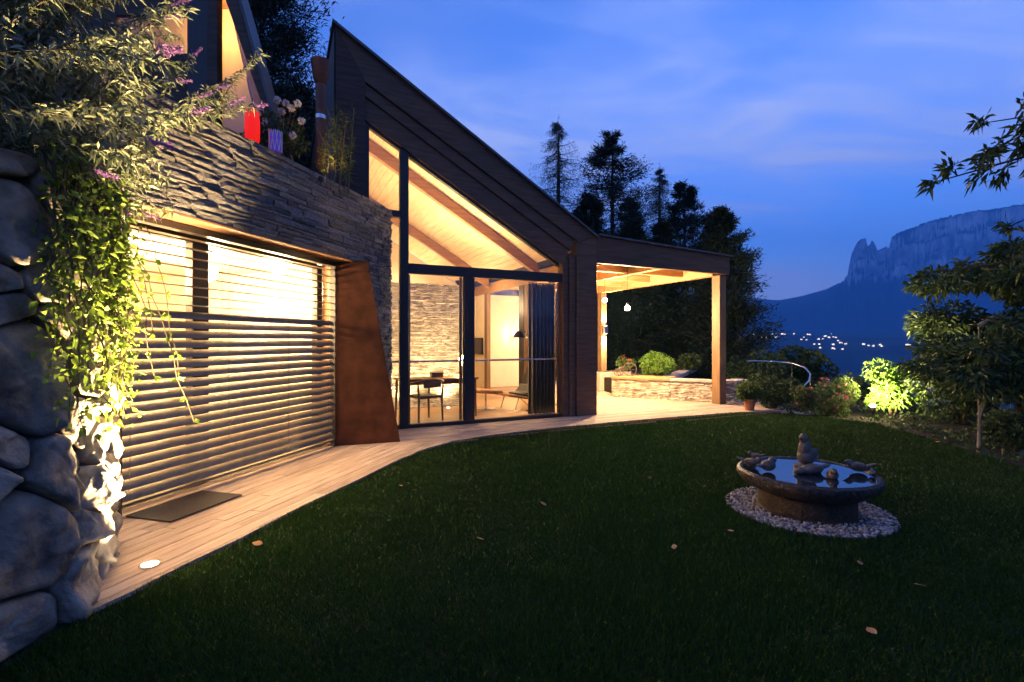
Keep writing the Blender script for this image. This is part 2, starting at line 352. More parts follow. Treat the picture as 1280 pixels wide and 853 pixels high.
# ================================================================== TERRAIN
SKY_U = [(-60, 330), (24, 368), (25, 369), (26.6, 372), (28.5, 374), (30.4, 369), (32.6, 360), (34, 349), (34.3, 340), (34.55, 318), (34.75, 309), (35.1, 299), (35.45, 294.5), (35.7, 296), (35.9, 304), (36.05, 303), (36.2, 297), (36.35, 300), (36.6, 309), (37.0, 308), (37.2, 306), (37.45, 308), (37.65, 294), (38.0, 288), (38.6, 284.5), (40, 276), (41.5, 268), (43.5, 260), (46, 252), (49, 246), (52, 244), (56, 250), (60, 262), (70, 330), (90, 370), (300, 330)]
def lerp(tab, x):
    for (a, p), (b, q) in zip(tab, tab[1:]):
        if a <= x <= b: return p + (q - p) * (x - a) / max(b - a, 1e-6)
    return tab[-1][1]
def build_terrain():
    az = np.concatenate([np.arange(-140, 18, 4), np.arange(18, 33, .25), np.arange(33, 50, .06), np.arange(50, 72, .5), np.arange(72, 220.1, 4)])
    rr = np.concatenate([[0.], np.linspace(6, 40, 18), np.geomspace(46, 900, 30), np.linspace(950, 5200, 70)])
    def ground(x, y, r, a):
        q = x * .64 + y * .77
        down = 0
        d = max(q - 15.5, 0) + max(-y - 40, 0)
        zf = -.07 - .3 * d if d < 850 else -.07 - 255
        if r > 1500:
            k = (r - 1500) / 1500
            zf = min(max(zf, -260), -255) + 255 * min(k, 1) + 60 * max(k - 1, 0)
            zf += 18 * noise.noise((x / 420, y / 420, 0)) + 60 * max(0, noise.noise((x / 900, y / 900, 3))) * min(k, 1)
        elif r > 150: zf += noise.noise((x / 120, y / 120, 0)) * 8
        back = 0
        if a < 8:   # the hill behind the house
            k = min((8 - a) / 25, 1); zf = zf * (1 - k) + k * (max(r - 24, 0) * .18 if r < 2500 else 445) - .07 * k * 0
            if r < 22: zf = -.07
        return max(zf, -270)
    V = []
    for r in rr:
        for a in az:
            x, y = r * math.sin(R(a)), r * math.cos(R(a)); V.append((x, y, ground(x, y, r, a)))
    n = len(az); F = [(i * n + j, i * n + j + 1, (i + 1) * n + j + 1, (i + 1) * n + j) for i in range(len(rr) - 1) for j in range(n - 1)]
    m = mat('valley meadow and forest', (.006, .012, .006), (.03, .05, .02), scale=.004, rough=1, world=True, detail=6, lo=.46, hi=.66)
    o = npmesh('terrain', V, F, m, smooth=True); struct(o)
    # mountains from 5.2 km outwards
    rm = np.concatenate([np.linspace(5150, 5600, 10), np.linspace(5640, 6050, 36), np.linspace(6100, 8800, 14)])
    def edge(a):
        x, y = 5200 * math.sin(R(a)), 5200 * math.cos(R(a)); return ground(x, y, 5200, a)
    azm = np.concatenate([np.arange(-140, 18, 2), np.arange(18, 33, .12), np.arange(33, 52, .05), np.arange(52, 72, .4), np.arange(72, 220.1, 4)])
    def fb(x, y, z): return noise.noise((x, y, z)) + .5 * noise.noise((x * 2.1, y * 2.1, z + 7)) + .25 * noise.noise((x * 4.3, y * 4.3, z + 3))
    V = []
    for r in rm:
        for a in azm:
            top = (425.5 - lerp(SKY_U, a if a < 300 else 300)) / 615 * 6000 * math.cos(R(min(max(a, -50), 60)))
            e = edge(a); rk = min(max((a - 33.2) / .9, 0), 1) * min(max((61 - a) / 4, 0), 1); rr_ = r
            if rk > 0: top += rk * 20 * fb(a * 5.0, 0, 2) * (1.4 if a < 38 else .8)
            base = top * (.75 - .30 * rk) + 30 * fb(a * 1.7, 0, 6)
            if r <= 5600:
                k = (r - 5150) / 450; z = e + (base - e) * k; z += 34 * fb(a * 1.2, r / 170, 1) * math.sin(k * math.pi)
            elif r <= 6050:
                k = (r - 5600) / 450; z = base + (top - base) * (k ** .8)
                if rk > 0:   # cliff band: stepped ledges, gullies and buttresses
                    kk = k + .06 * fb(a * .9, k * 6, 8) * math.sin(k * math.pi); st = 3.0 + .6 * noise.noise((a * .35, 0, 3)); q = kk * st; fl = math.floor(q); t_ = q - fl
                    kc = (fl + t_ ** 1.6) / st; z = base + (top - base) * (k * (1 - rk) + min(max(kc, 0), 1) * rk)
                    rr_ = 5600 + 450 * k - rk * math.sin(k * math.pi) ** .5 * (120 * fb(a * .9, k * .5, 5) + 80 * abs(noise.noise((a * 2.6, k * .9, 9))) + 40 * noise.noise((a * 8, k * 3, 2)) + 16 * noise.noise((a * 21, k * 9, 4)))
            else:
                z = top - (r - 6050) * .03
            V.append((rr_ * math.sin(R(a)), rr_ * math.cos(R(a)), z))
    n = len(azm); F = [(i * n + j, i * n + j + 1, (i + 1) * n + j + 1, (i + 1) * n + j) for i in range(len(rm) - 1) for j in range(n - 1)]
    m = bpy.data.materials.new('mountain rock and forest'); m.use_nodes = True; t = m.node_tree; N = t.nodes; L = t.links; p = N['Principled BSDF']; p.inputs['Roughness'].default_value = 1
    g = N.new('ShaderNodeNewGeometry'); sp = N.new('ShaderNodeSeparateXYZ'); L.new(g.outputs['Normal'], sp.inputs[0])
    mp = N.new('ShaderNodeMapping'); mp.inputs['Scale'].default_value = (.007, .007, .0032); L.new(g.outputs['Position'], mp.inputs[0])
    nz = N.new('ShaderNodeTexNoise'); nz.inputs['Scale'].default_value = 1; nz.inputs['Detail'].default_value = 9; nz.inputs['Roughness'].default_value = .65; L.new(mp.outputs[0], nz.inputs['Vector'])
    cr = N.new('ShaderNodeValToRGB'); cr.color_ramp.elements[0].color = (.13, .13, .13, 1); cr.color_ramp.elements[1].color = (.55, .54, .52, 1); cr.color_ramp.elements[0].position = .38; cr.color_ramp.elements[1].position = .64; L.new(nz.outputs[0], cr.inputs[0])  # rock tones with strong contrast, painting shaded crevices into the colour
    ad = N.new('ShaderNodeMath'); ad.operation = 'MULTIPLY_ADD'; ad.inputs[1].default_value = .5; L.new(nz.outputs[0], ad.inputs[0]); L.new(sp.outputs[2], ad.inputs[2])
    sz = N.new('ShaderNodeSeparateXYZ'); L.new(g.outputs['Position'], sz.inputs[0]); hm_ = N.new('ShaderNodeMapRange'); hm_.inputs[1].default_value = 640; hm_.inputs[2].default_value = 430; hm_.inputs[3].default_value = 0; hm_.inputs[4].default_value = .9; L.new(sz.outputs[2], hm_.inputs[0])
    a2 = N.new('ShaderNodeMath'); a2.operation = 'ADD'; L.new(ad.outputs[0], a2.inputs[0]); L.new(hm_.outputs[0], a2.inputs[1]); ad = a2
    mr = N.new('ShaderNodeValToRGB'); mr.color_ramp.elements[0].position = .72; mr.color_ramp.elements[1].position = .95; L.new(ad.outputs[0], mr.inputs[0])
    mx = N.new('ShaderNodeMix'); mx.data_type = 'RGBA'; L.new(mr.outputs[0], mx.inputs[0]); L.new(cr.outputs[0], mx.inputs[6]); mx.inputs[7].default_value = (.02, .03, .016, 1)
    L.new(mx.outputs[2], p.inputs['Base Color'])
    o = npmesh('mountain', V, F, m, smooth=False); struct(o)
    # village: small lit houses on the far slope
    hb = MB(); hb.box(-6, 6, -5, 5, -3, 6, 0); hb.prism([(-6.5, 6), (6.5, 6), (0, 10)], -5.5, 5.5, 'y', 1)
    for k in (-3.2, 0, 3.2):
        for z in (1.4, 4.2):
            hb.add([(k - .9, -5.05, z - .7), (k + .9, -5.05, z - .7), (k + .9, -5.05, z + .7), (k - .9, -5.05, z + .7)], [(0, 1, 2, 3)], 2)
    me = hb.mesh('village_house')
    for q in (mat('render wall', (.4, .38, .35)), mat('far roof', (.08, .04, .03)), emis('lit far window', (1, .86, .62), 1.7)): me.materials.append(q)
    rg = random.Random(3); spots = []
    for u0, u1, cnt, r0, r1 in ((1012, 1058, 22, 2700, 3060), (938, 985, 14, 2850, 3080), (985, 1012, 5, 2850, 3050), (1078, 1120, 7, 2860, 2900), (1120, 1150, 4, 2860, 2900), (1150, 1165, 3, 3060, 3080), (1000, 1012, 2, 3300, 3400), (925, 940, 3, 2850, 3000), (1030, 1045, 1, 4200, 4300), (950, 958, 1, 4700, 4800)):
        for k in range(cnt): spots.append((rg.uniform(u0, u1), rg.uniform(r0, r1)))
    for u, r in spots:
        a = math.degrees(math.atan((u - 640) / 615)); x, y = r * math.sin(R(a)), r * math.cos(R(a))
        o = bpy.data.objects.new('village_house', me); o.location = (x, y, ground(x, y, r, a) + 2.2)
        o.rotation_euler = (0, 0, -R(a) + rg.uniform(-.7, .7)); k = rg.uniform(.7, 1.25); o.scale = (k, k, k)
        tag(link(o), 'tiny lit house among the village lights across the valley', 'house', 'village houses across the valley')
build_terrain()

# ================================================================== LAWN AND DECK
EDGE = [(-2.29, 2.58), (-2.2, 2.85), (-2.12, 3.21), (-2.0, 3.6), (-1.85, 4.32), (-1.6, 5.2), (-1.40, 6.0), (-1.17, 6.63), (-.86, 7.15), (-.24, 7.66), (.68, 8.23), (1.9, 8.84), (2.95, 9.34), (3.9, 9.75), (4.75, 10.1)]
RIGHT = [(5.6, 10.0), (6.2, 9.4), (6.5, 8.8), (6.35, 7.6), (6.0, 6.0), (5.9, 4.5), (6.1, 2.5), (6.3, .5), (6.3, -1.5)]
LAWN = EDGE + RIGHT + [(-2.3, -1.5), (-2.3, 2.0)]
def lawn_z(x, y): return -.03 + .02 * math.sin(x * .7) * math.cos(y * .5) - .012
def build_lawn():
    lo = MB(); pl = [(x, y, -.034) for x, y in LAWN]
    lo.add(pl, [list(range(len(pl)))]); o = lo.build('lawn', M_lawnbase); struct(o)
    rng = np.random.default_rng(5); VV = []; FF = []; k0 = 0
    for y0, y1, dens, w, h in ((-1.2, 1.0, 6000, .004, .036), (1.0, 3.2, 15000, .0028, .036), (3.2, 4.8, 11000, .0036, .036), (4.8, 7, 7000, .005, .036), (7, 10.2, 4200, .0072, .036)):
        n = int((6.6 + 2.5) * (y1 - y0) * dens); X = rng.uniform(-2.5, 6.6, n); Y = rng.uniform(y0, y1, n)
        ok = inside(LAWN, X, Y) & ((np.abs(X) < 1.12 * Y + .3) | (rng.random(n) < .45)) & ((X - 2.57) ** 2 + (Y - 4.3) ** 2 > .60 ** 2); X, Y = X[ok], Y[ok]; n = len(X)
        patch = np.sin(X * 1.9 + np.sin(Y * 1.3)) * .5 + np.sin(X * 5.3 + Y * 4.1 + 2 * np.sin(Y * 2.2)) * .3
        H = h * (.7 + .6 * rng.random(n)) * (1 + .35 * patch)
        th = rng.uniform(0, 2 * np.pi, n); ln = rng.normal(scale=.45, size=(n, 2)) * H[:, None]
        B = np.stack([X, Y, np.full(n, -.034)], 1); sv = np.stack([np.cos(th), np.sin(th), np.zeros(n)], 1) * (w * (.7 + .6 * rng.random(n)))[:, None]
        T = B + np.stack([ln[:, 0], ln[:, 1], H], 1)
        VV.append(np.stack([B - sv, B + sv, T], 1).reshape(-1, 3)); FF.append(np.arange(n * 3).reshape(-1, 3) + k0); k0 += n * 3
    o = npmesh('grass', np.concatenate(VV), np.concatenate(FF), M_grass); stuff(o)
    o['label'] = 'dark mown lawn grass in front of the house'
build_lawn()
def build_deck():
    base = MB(); dk = [AW(-.9, .0), AW(2.9, .0)]
    poly = EDGE + [(5.9, 10.2), (6.2, 12.6), (4.6, 18.2), (-2.2, 18.2), tuple(HW(0, 6.2).xy), tuple(HW(0, .05).xy), tuple(HW(-4.4, .05).xy), tuple(AW(3.9, 0).xy), tuple(AW(2.9, .02).xy), tuple(AW(-.9, .02).xy)]
    b = MB(); b.add([(x, y, -.031) for x, y in poly], [list(range(len(poly)))])
    root = struct(b.build('deck', mat('deck underlay', (.02, .016, .012), rough=1)))
    mitre_a, mitre_b = Vector((-1.61, 7.08)), Vector((-1.0, 6.95))
    d = (mitre_b - mitre_a).normalized(); nrm = Vector((-d.y, d.x))   # points away from the camera
    cc = nrm.dot(mitre_a); rg = random.Random(11)
    def lay(pl, ang, wdt, off0, n, Lmin, Lmax):
        ux, uy = math.cos(ang), math.sin(ang); vx, vy = -uy, ux
        for i in range(n):
            o0 = off0 + i * wdt; s = clip_half(pl, vx, vy, o0 + wdt - .006); s = clip_half(s, -vx, -vy, -o0) if s else s
            if len(s) < 3 or area(s) < .01: continue
            pr = [p[0] * ux + p[1] * uy for p in s]; a, e = min(pr), max(pr); x = a - rg.uniform(0, Lmin)
            while x < e:
                L = rg.uniform(Lmin, Lmax); q = clip_half(s, ux, uy, x + L - .004); q = clip_half(q, -ux, -uy, -x) if q else q
                x += L
                if len(q) < 3 or area(q) < .006: continue
                qx = sum(p[0] for p in q) / len(q); qy = sum(p[1] for p in q) / len(q)
                loc = [((p[0] - qx) * ux + (p[1] - qy) * uy, (p[0] - qx) * vx + (p[1] - qy) * vy) for p in q]
                cl = []
                for p in loc:
                    if not cl or (abs(p[0] - cl[-1][0]) + abs(p[1] - cl[-1][1])) > .004: cl.append(p)
                if len(cl) < 3: continue
                sgn = sum(cl[k][0] * cl[(k + 1) % len(cl)][1] - cl[(k + 1) % len(cl)][0] * cl[k][1] for k in range(len(cl)))
                if sgn < 0: cl = cl[::-1]
                b = MB(); b.prism(cl, -.026, rg.uniform(-.0015, .0015), 'z'); o = b.build('deck_board', M_deck, root)
                o.location = (qx, qy, 0); o.rotation_euler = (0, 0, ang)
    low = clip_half(poly, nrm.x, nrm.y, cc - .004); hi = clip_half(poly, -nrm.x, -nrm.y, -cc - .004)
    vx, vy = -math.sin(AA), math.cos(AA)
    lay(low, AA, .118, S0.x * vx + S0.y * vy - .118 * 24, 30, 1.6, 3.2)
    vx, vy = -math.sin(BA), math.cos(BA)
    lay(hi, BA, .135, Q.x * vx + Q.y * vy - .135 * 20, 90, 2.2, 4.4)
build_deck()

# ================================================================== RUBBLE WALL (big boulders)
WPATH = [(-2.55, .6), (-2.44, 1.6), (-2.38, 2.25), (-2.27, 2.62), (-2.40, 2.95), (-2.70, 3.38), (-3.02, 3.74), (-3.30, 3.98)]
def wall_pt(s, z, d, top=2.35):
    acc = 0; P = [Vector(p) for p in WPATH]
    for i in range(len(P) - 1):
        L = (P[i + 1] - P[i]).length
        if s <= acc + L or i == len(P) - 2:
            k = (s - acc) / L; p = P[i].lerp(P[i + 1], k)
            def nn(j):
                a = P[min(j + 1, len(P) - 1)] - P[max(j - 1, 0)]; return Vector((a.y, -a.x)).normalized()
            n = nn(i).lerp(nn(i + 1), min(max(k, 0), 1)).normalized()
            bat = .13 * (z / top) if p.y < 3.0 else .13 * (z / top) * max(0, (3.45 - p.y) / .45)
            q = p + n * (d - bat - .07); return Vector((q.x, q.y, z))
        acc += L
def build_rubble():
    root = thing('boulder_wall', 'rough wall of large grey boulders overgrown with vines beside the blind', 'stone wall', (-2.6, 2.6, 0))
    inv = Vector((2.6, -2.6, 0))
    tot = sum((Vector(WPATH[i + 1]) - Vector(WPATH[i])).length for i in range(len(WPATH) - 1)); top = 2.4
    core = MB(); ns, nz = 30, 14; vs = []
    for j in range(nz + 1):
        for i in range(ns + 1): vs.append(wall_pt(tot * i / ns, top * j / nz - .05, -.05) + inv)
    core.add(vs, [(j * (ns + 1) + i, j * (ns + 1) + i + 1, (j + 1) * (ns + 1) + i + 1, (j + 1) * (ns + 1) + i) for j in range(nz) for i in range(ns)])
    core.add([Vector((p[0], p[1], top - .06)) + inv for p in ([wall_pt(tot * i / ns, top, -.05).xy for i in range(ns + 1)] + [(-4.6, 4.0), (-4.6, .6)])], [list(range(ns + 3))])
    core.build('wall_core', M_core, root)
    rg = random.Random(21); pts = []
    for _ in range(4000):
        s, z = rg.uniform(0, tot), rg.uniform(-.1, top)
        r = .19 + .18 * rg.random()
        if all((s - a) ** 2 + (z - b) ** 2 * 1.35 > (min(r, rr) * .5 + .5 * max(r, rr)) ** 2 * 1.25 for a, b, rr in pts): pts.append((s, z, r))
    for i, (s, z, r) in enumerate(pts):
        poly = [(s - .6, z - .5), (s + .6, z - .5), (s + .6, z + .5), (s - .6, z + .5)]
        poly = clip_half(poly, -1, 0, .05); poly = clip_half(poly, 1, 0, tot); poly = clip_half(poly, 0, 1, top); poly = clip_half(poly, 0, -1, .06)
        for j, (a, b, r2) in enumerate(pts):
            if i == j or (a - s) ** 2 + (b - z) ** 2 > 1: continue
            dx, dy = a - s, b - z; L = math.hypot(dx, dy); off = (L * L + (r * r - r2 * r2) * .8) / (2 * L)   # power diagram: cells tile without overlap
            poly = clip_half(poly, dx / L, dy / L, (dx * s + dy * z) / L + off - .005)
            if not poly: break
        if not poly or len(poly) < 3 or area(poly) < .006: continue
        for _ in range(3):   # soften the corners
            poly = [(p[0] + (q[0] - p[0]) * w, p[1] + (q[1] - p[1]) * w) for p, q in zip(poly, poly[1:] + poly[:1]) for w in (.14, .86)]
        n = len(poly); cx = sum(p[0] for p in poly) / n; cy = sum(p[1] for p in poly) / n
        size = math.sqrt(area(poly)); prot = .05 + .07 * size * rg.uniform(.5, 1.3); tx, ty = rg.uniform(-.2, .2), rg.uniform(-.2, .2)
        rings = [(1.0, -.08), (.99, .035), (.965, .060), (.91, .078), (.78, .087), (.62, .09), (.46, .092), (.3, .094), (.14, .094)]; vs = []
        def lump(a, b):
            f = noise.noise((a * 9 + i * 3.7, b * 9, i + 4)); return .034 * noise.noise((a * 3.2 + i * 7.3, b * 3.2, i)) + .024 * f + .013 * noise.noise((a * 23, b * 23 + i * 3.1, 3))
        o3 = wall_pt(cx, cy, 0)
        for sc_, dd in rings:
            for p in poly:
                a, b = cx + (p[0] - cx) * sc_, cy + (p[1] - cy) * sc_
                dep = dd * prot / .11 + ((a - cx) * tx + (b - cy) * ty + lump(a, b) * 1.5) * (1 if dd > 0 else 0)
                vs.append(wall_pt(min(max(a, 0.001), tot - .001), b, dep) - o3)
        fs = [(k * n + j, k * n + (j + 1) % n, (k + 1) * n + (j + 1) % n, (k + 1) * n + j) for k in range(len(rings) - 1) for j in range(n)] + [list(range((len(rings) - 1) * n, len(rings) * n))]
        m = MB(); m.add(vs, fs); m.build('boulder', M_rubble, root, smooth=60, loc=o3 + inv)
build_rubble()

# ================================================================== SPLIT STONE WALL WITH OPENING
def stone_templates(k=14, seed=2):
    rg = random.Random(seed); out = []
    for q in range(k):
        nx, nz_ = 5, 3; vs = []; fs = []
        for j in range(nz_):
            for i in range(nx):
                x, z = i / (nx - 1) - .5, j / (nz_ - 1) - .5
                ed = (i in (0, nx - 1)) or (j in (0, nz_ - 1))
                vs.append((x + (rg.uniform(-.03, .03) if ed else 0), (-1 if not ed else -.72) + rg.uniform(-.32, .22), z + rg.uniform(-.09, .09)))
        for j in range(nz_ - 1):
            for i in range(nx - 1): a = j * nx + i; fs.append((a, a + 1, a + nx + 1, a + nx))
        rim = [0, 1, 2, 3, 4, 9, 14, 13, 12, 11, 10, 5]; k0 = len(vs)
        for a in rim: vs.append((vs[a][0], 1, vs[a][2]))
        for a in range(len(rim)): b = (a + 1) % len(rim); fs.append((rim[b], rim[a], k0 + a, k0 + b))
        me = bpy.data.meshes.new('stone'); me.from_pydata(vs, [], fs); me.update(); me.materials.append(M_ledge); out.append((me, vs, fs))
    return out
TPL = stone_templates()
def courses(x0, x1, z0, z1, rg, hmin, hmax, lmin, lmax):
    z = z0
    while z < z1 - .01:
        h = rg.uniform(hmin, hmax)
        if z + h > z1 - hmin * .6: h = z1 - z
        x = x0 - rg.uniform(0, lmin)
        while x < x1:
            L = rg.uniform(lmin, lmax); a, b = max(x, x0), min(x + L, x1); x += L
            if b - a > .03: yield a, b, z, z + h
        z += h
def build_ledge_wall():
    root = thing('split_stone_wall', 'grey split stone wall of thin courses around the blind opening', 'stone wall', S0, AA)
    core = MB(); core.box(-1.4, 3.96, -.25, .0, 2.57, 3.44); core.box(3.08, 3.96, -.25, .0, -.03, 2.57); core.build('wall_core', M_core, root)
    rg = random.Random(4); items = []
    for r in ((-1.4, 3.97, 2.565, 3.52), (3.07, 3.97, 0, 2.565)):
        for a, b, z0, z1 in courses(*r, rg, .036, .075, .16, .50): items.append((a, b, z0, z1))
    items.sort(key=lambda q: (AW((q[0] + q[1]) / 2, -.28, (q[2] + q[3]) / 2) - Vector((0, 0, 1.45))).length + (2 if q[0] < -.3 else 0))
    rest = MB()
    for i, (a, b, z0, z1) in enumerate(items):
        me, vs, fs = TPL[rg.randrange(len(TPL))]; dep = .028 + .012 * rg.random()
        c = Vector(((a + b) / 2, -.256 - dep * .2 - rg.uniform(0, .014), (z0 + z1) / 2)); s = ((b - a) - .006, dep, (z1 - z0) - .005)
        if i < 300:
            o = bpy.data.objects.new('stone', me); o.location = c; o.scale = s; link(o, root)
        else: rest.add([(c.x + v[0] * s[0], c.y + v[1] * s[1], c.z + v[2] * s[2]) for v in vs], fs)
    if rest.v: stuff(rest.build('stone_infill', M_ledge, root))
    # roof slab behind the parapet and rooms' shell
    sl = thing('garden_level_room', 'lit ground floor room behind the venetian blind', 'room', S0, AA)
    b = MB(); b.box(-1.4, 3.7, .02, 5.2, 2.62, 3.2); b.build('roof_slab', M_core, sl)
    b = MB(); b.box(-.5, 3.6, .1, 4.6, -.03, .012); b.build('floor', M_floor, sl)
    b = MB(); b.box(-.55, -.45, .05, 4.6, 0.012, 2.55); b.build('wall', M_plaster, sl)
    b = MB(); b.box(3.5, 3.6, .05, 4.6, 0.012, 2.55); b.build('wall', M_plaster, sl)
    b = MB(); b.box(-.45, 3.5, 4.4, 4.6, 0.012, 2.55); b.build('wall', M_plaster, sl)
    b = MB(); b.box(-.5, 3.55, .1, 4.5, 2.552, 2.6); b.build('ceiling', M_white, sl)
    # glazing frame
    for x0, x1, z0, z1 in ((-.1, .0, .012, 2.5), (.85, 1.04, .1, 2.44), (2.76, 2.86, .012, 2.5), (0, 2.76, 2.44, 2.55), (0, 2.76, .012, .1)):
        b = MB(); b.box(x0, x1, .16, .26, z0, z1); b.build('window_frame', M_frame, sl, bevel=.006)
    for x0, x1 in ((0, .85), (1.04, 2.76)):
        b = MB(); b.box(x0, x1, .205, .215, .1, 2.44); b.build('window_pane', M_glass, sl)
    # corten lining of the opening
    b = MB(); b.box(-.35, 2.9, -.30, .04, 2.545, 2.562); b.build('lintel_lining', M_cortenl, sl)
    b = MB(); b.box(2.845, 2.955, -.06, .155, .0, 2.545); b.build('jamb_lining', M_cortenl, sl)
    b = MB(); b.box(-.02, 2.845, .02, .15, .002, .03); b.build('threshold', M_steel, sl)
build_ledge_wall()
def build_fin():
    # rusty steel fin: a leaning trapezoid standing out from the wall
    d = Vector((.82, .30)).normalized(); root = thing('rusty_steel_fin', 'tapering rust brown steel fin leaning against the split stone wall', 'steel panel', (-2.43, 6.78, 0), math.atan2(d.y, d.x))
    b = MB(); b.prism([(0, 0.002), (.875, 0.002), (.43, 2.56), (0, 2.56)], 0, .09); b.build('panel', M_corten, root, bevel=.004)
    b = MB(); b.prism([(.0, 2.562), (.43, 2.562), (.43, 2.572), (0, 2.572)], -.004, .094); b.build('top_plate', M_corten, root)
build_fin()

# ------------------------------------------------------------------ venetian blind
def build_blind():
    root = thing('venetian_blind', 'wide bronze outdoor venetian blind, upper slats open, lower slats half closed', 'blind', S0, AA)
    W, th = .094, .0016; prof = []
    for k in range(7):
        q = (k / 6 - .5); prof.append((q * W, .010 * (1 - (2 * q) ** 2)))
    up = [(y, z) for y, z in prof]; dn = [(y, z - th) for y, z in prof[::-1]]
    sm = MB(); sm.prism(up + dn, 0, 2.815, 'x'); me = sm.mesh('slat'); me.materials.append(M_slat); shade(me, 60)
    z = .155; i = 0
    while z < 2.47:
        o = bpy.data.objects.new('slat', me); o.location = (.012, -.03, z)
        ang = 50 if z < 1.70 else 3
        o.rotation_euler = (R(ang), 0, 0); link(o, root)
        z += .0905; i += 1
    b = MB(); b.box(.0, 2.84, -.075, .02, 2.475, 2.54); b.build('head_box', M_frame, root, bevel=.004)
    b = MB(); b.box(.005, 2.835, -.062, .004, .072, .095); b.build('bottom_rail', M_slat, root, bevel=.004)
    for x in (.06, 1.06, 1.92, 2.68):
        for y in (-.074, .014):
            b = MB(); b.tube([(x, y, .08), (x, y, 2.5)], .0022, 5); b.build('ladder_cord', M_steel, root)
    for x in (-.012, 2.834):
        b = MB(); b.box(x, x + .012, -.07, .01, .0, 2.475); b.build('guide_rail', M_frame, root)
build_blind()
def ceiling_globe(name, label, parent_loc, watt, col=WARM, r=.11, drop=.25):
    t = thing(name, label, 'lamp', parent_loc)
    b = MB(); b.lathe([(.05, 0), (.05, -.02), (.012, -.025), (.008, -drop)], 12); b.build('ceiling_rose', M_black, t, smooth=40)
    b = MB(); b.lathe([(r * math.sin(math.pi * k / 10), -drop - r + r * math.cos(math.pi * k / 10)) for k in range(11)], 20); b.build('glass_globe', emis('lit globe', (1, .74, .42), 9), t, smooth=80)
    point_light('globe_light', t, (0, 0, -drop - 2 * r - .16), watt, .15, col); return t
ceiling_globe('pendant_lamp', 'glowing globe pendant inside the room behind the open upper slats', AW(1.75, .95, 2.55), 150, drop=.16)
ceiling_globe('pendant_lamp', 'glowing globe pendant hidden beside the vine end of the blind room', AW(.3, .62, 2.55), 115, drop=.06, r=.09)
ceiling_globe('pendant_lamp', 'glowing globe pendant by the fin end of the blind room', AW(2.55, .62, 2.55), 70, drop=.06, r=.08)
def build_mat():
    root = AW(.37, -.33, 0)
    b = MB(); b.box(-.36, .36, -.24, .24, .003, .016); o = b.build('door_mat', M_rubber, bevel=.005, loc=root); o.rotation_euler = (0, 0, AA)
    tag(o, 'dark rectangular door mat lying on the deck under the blind', 'mat')
build_mat()

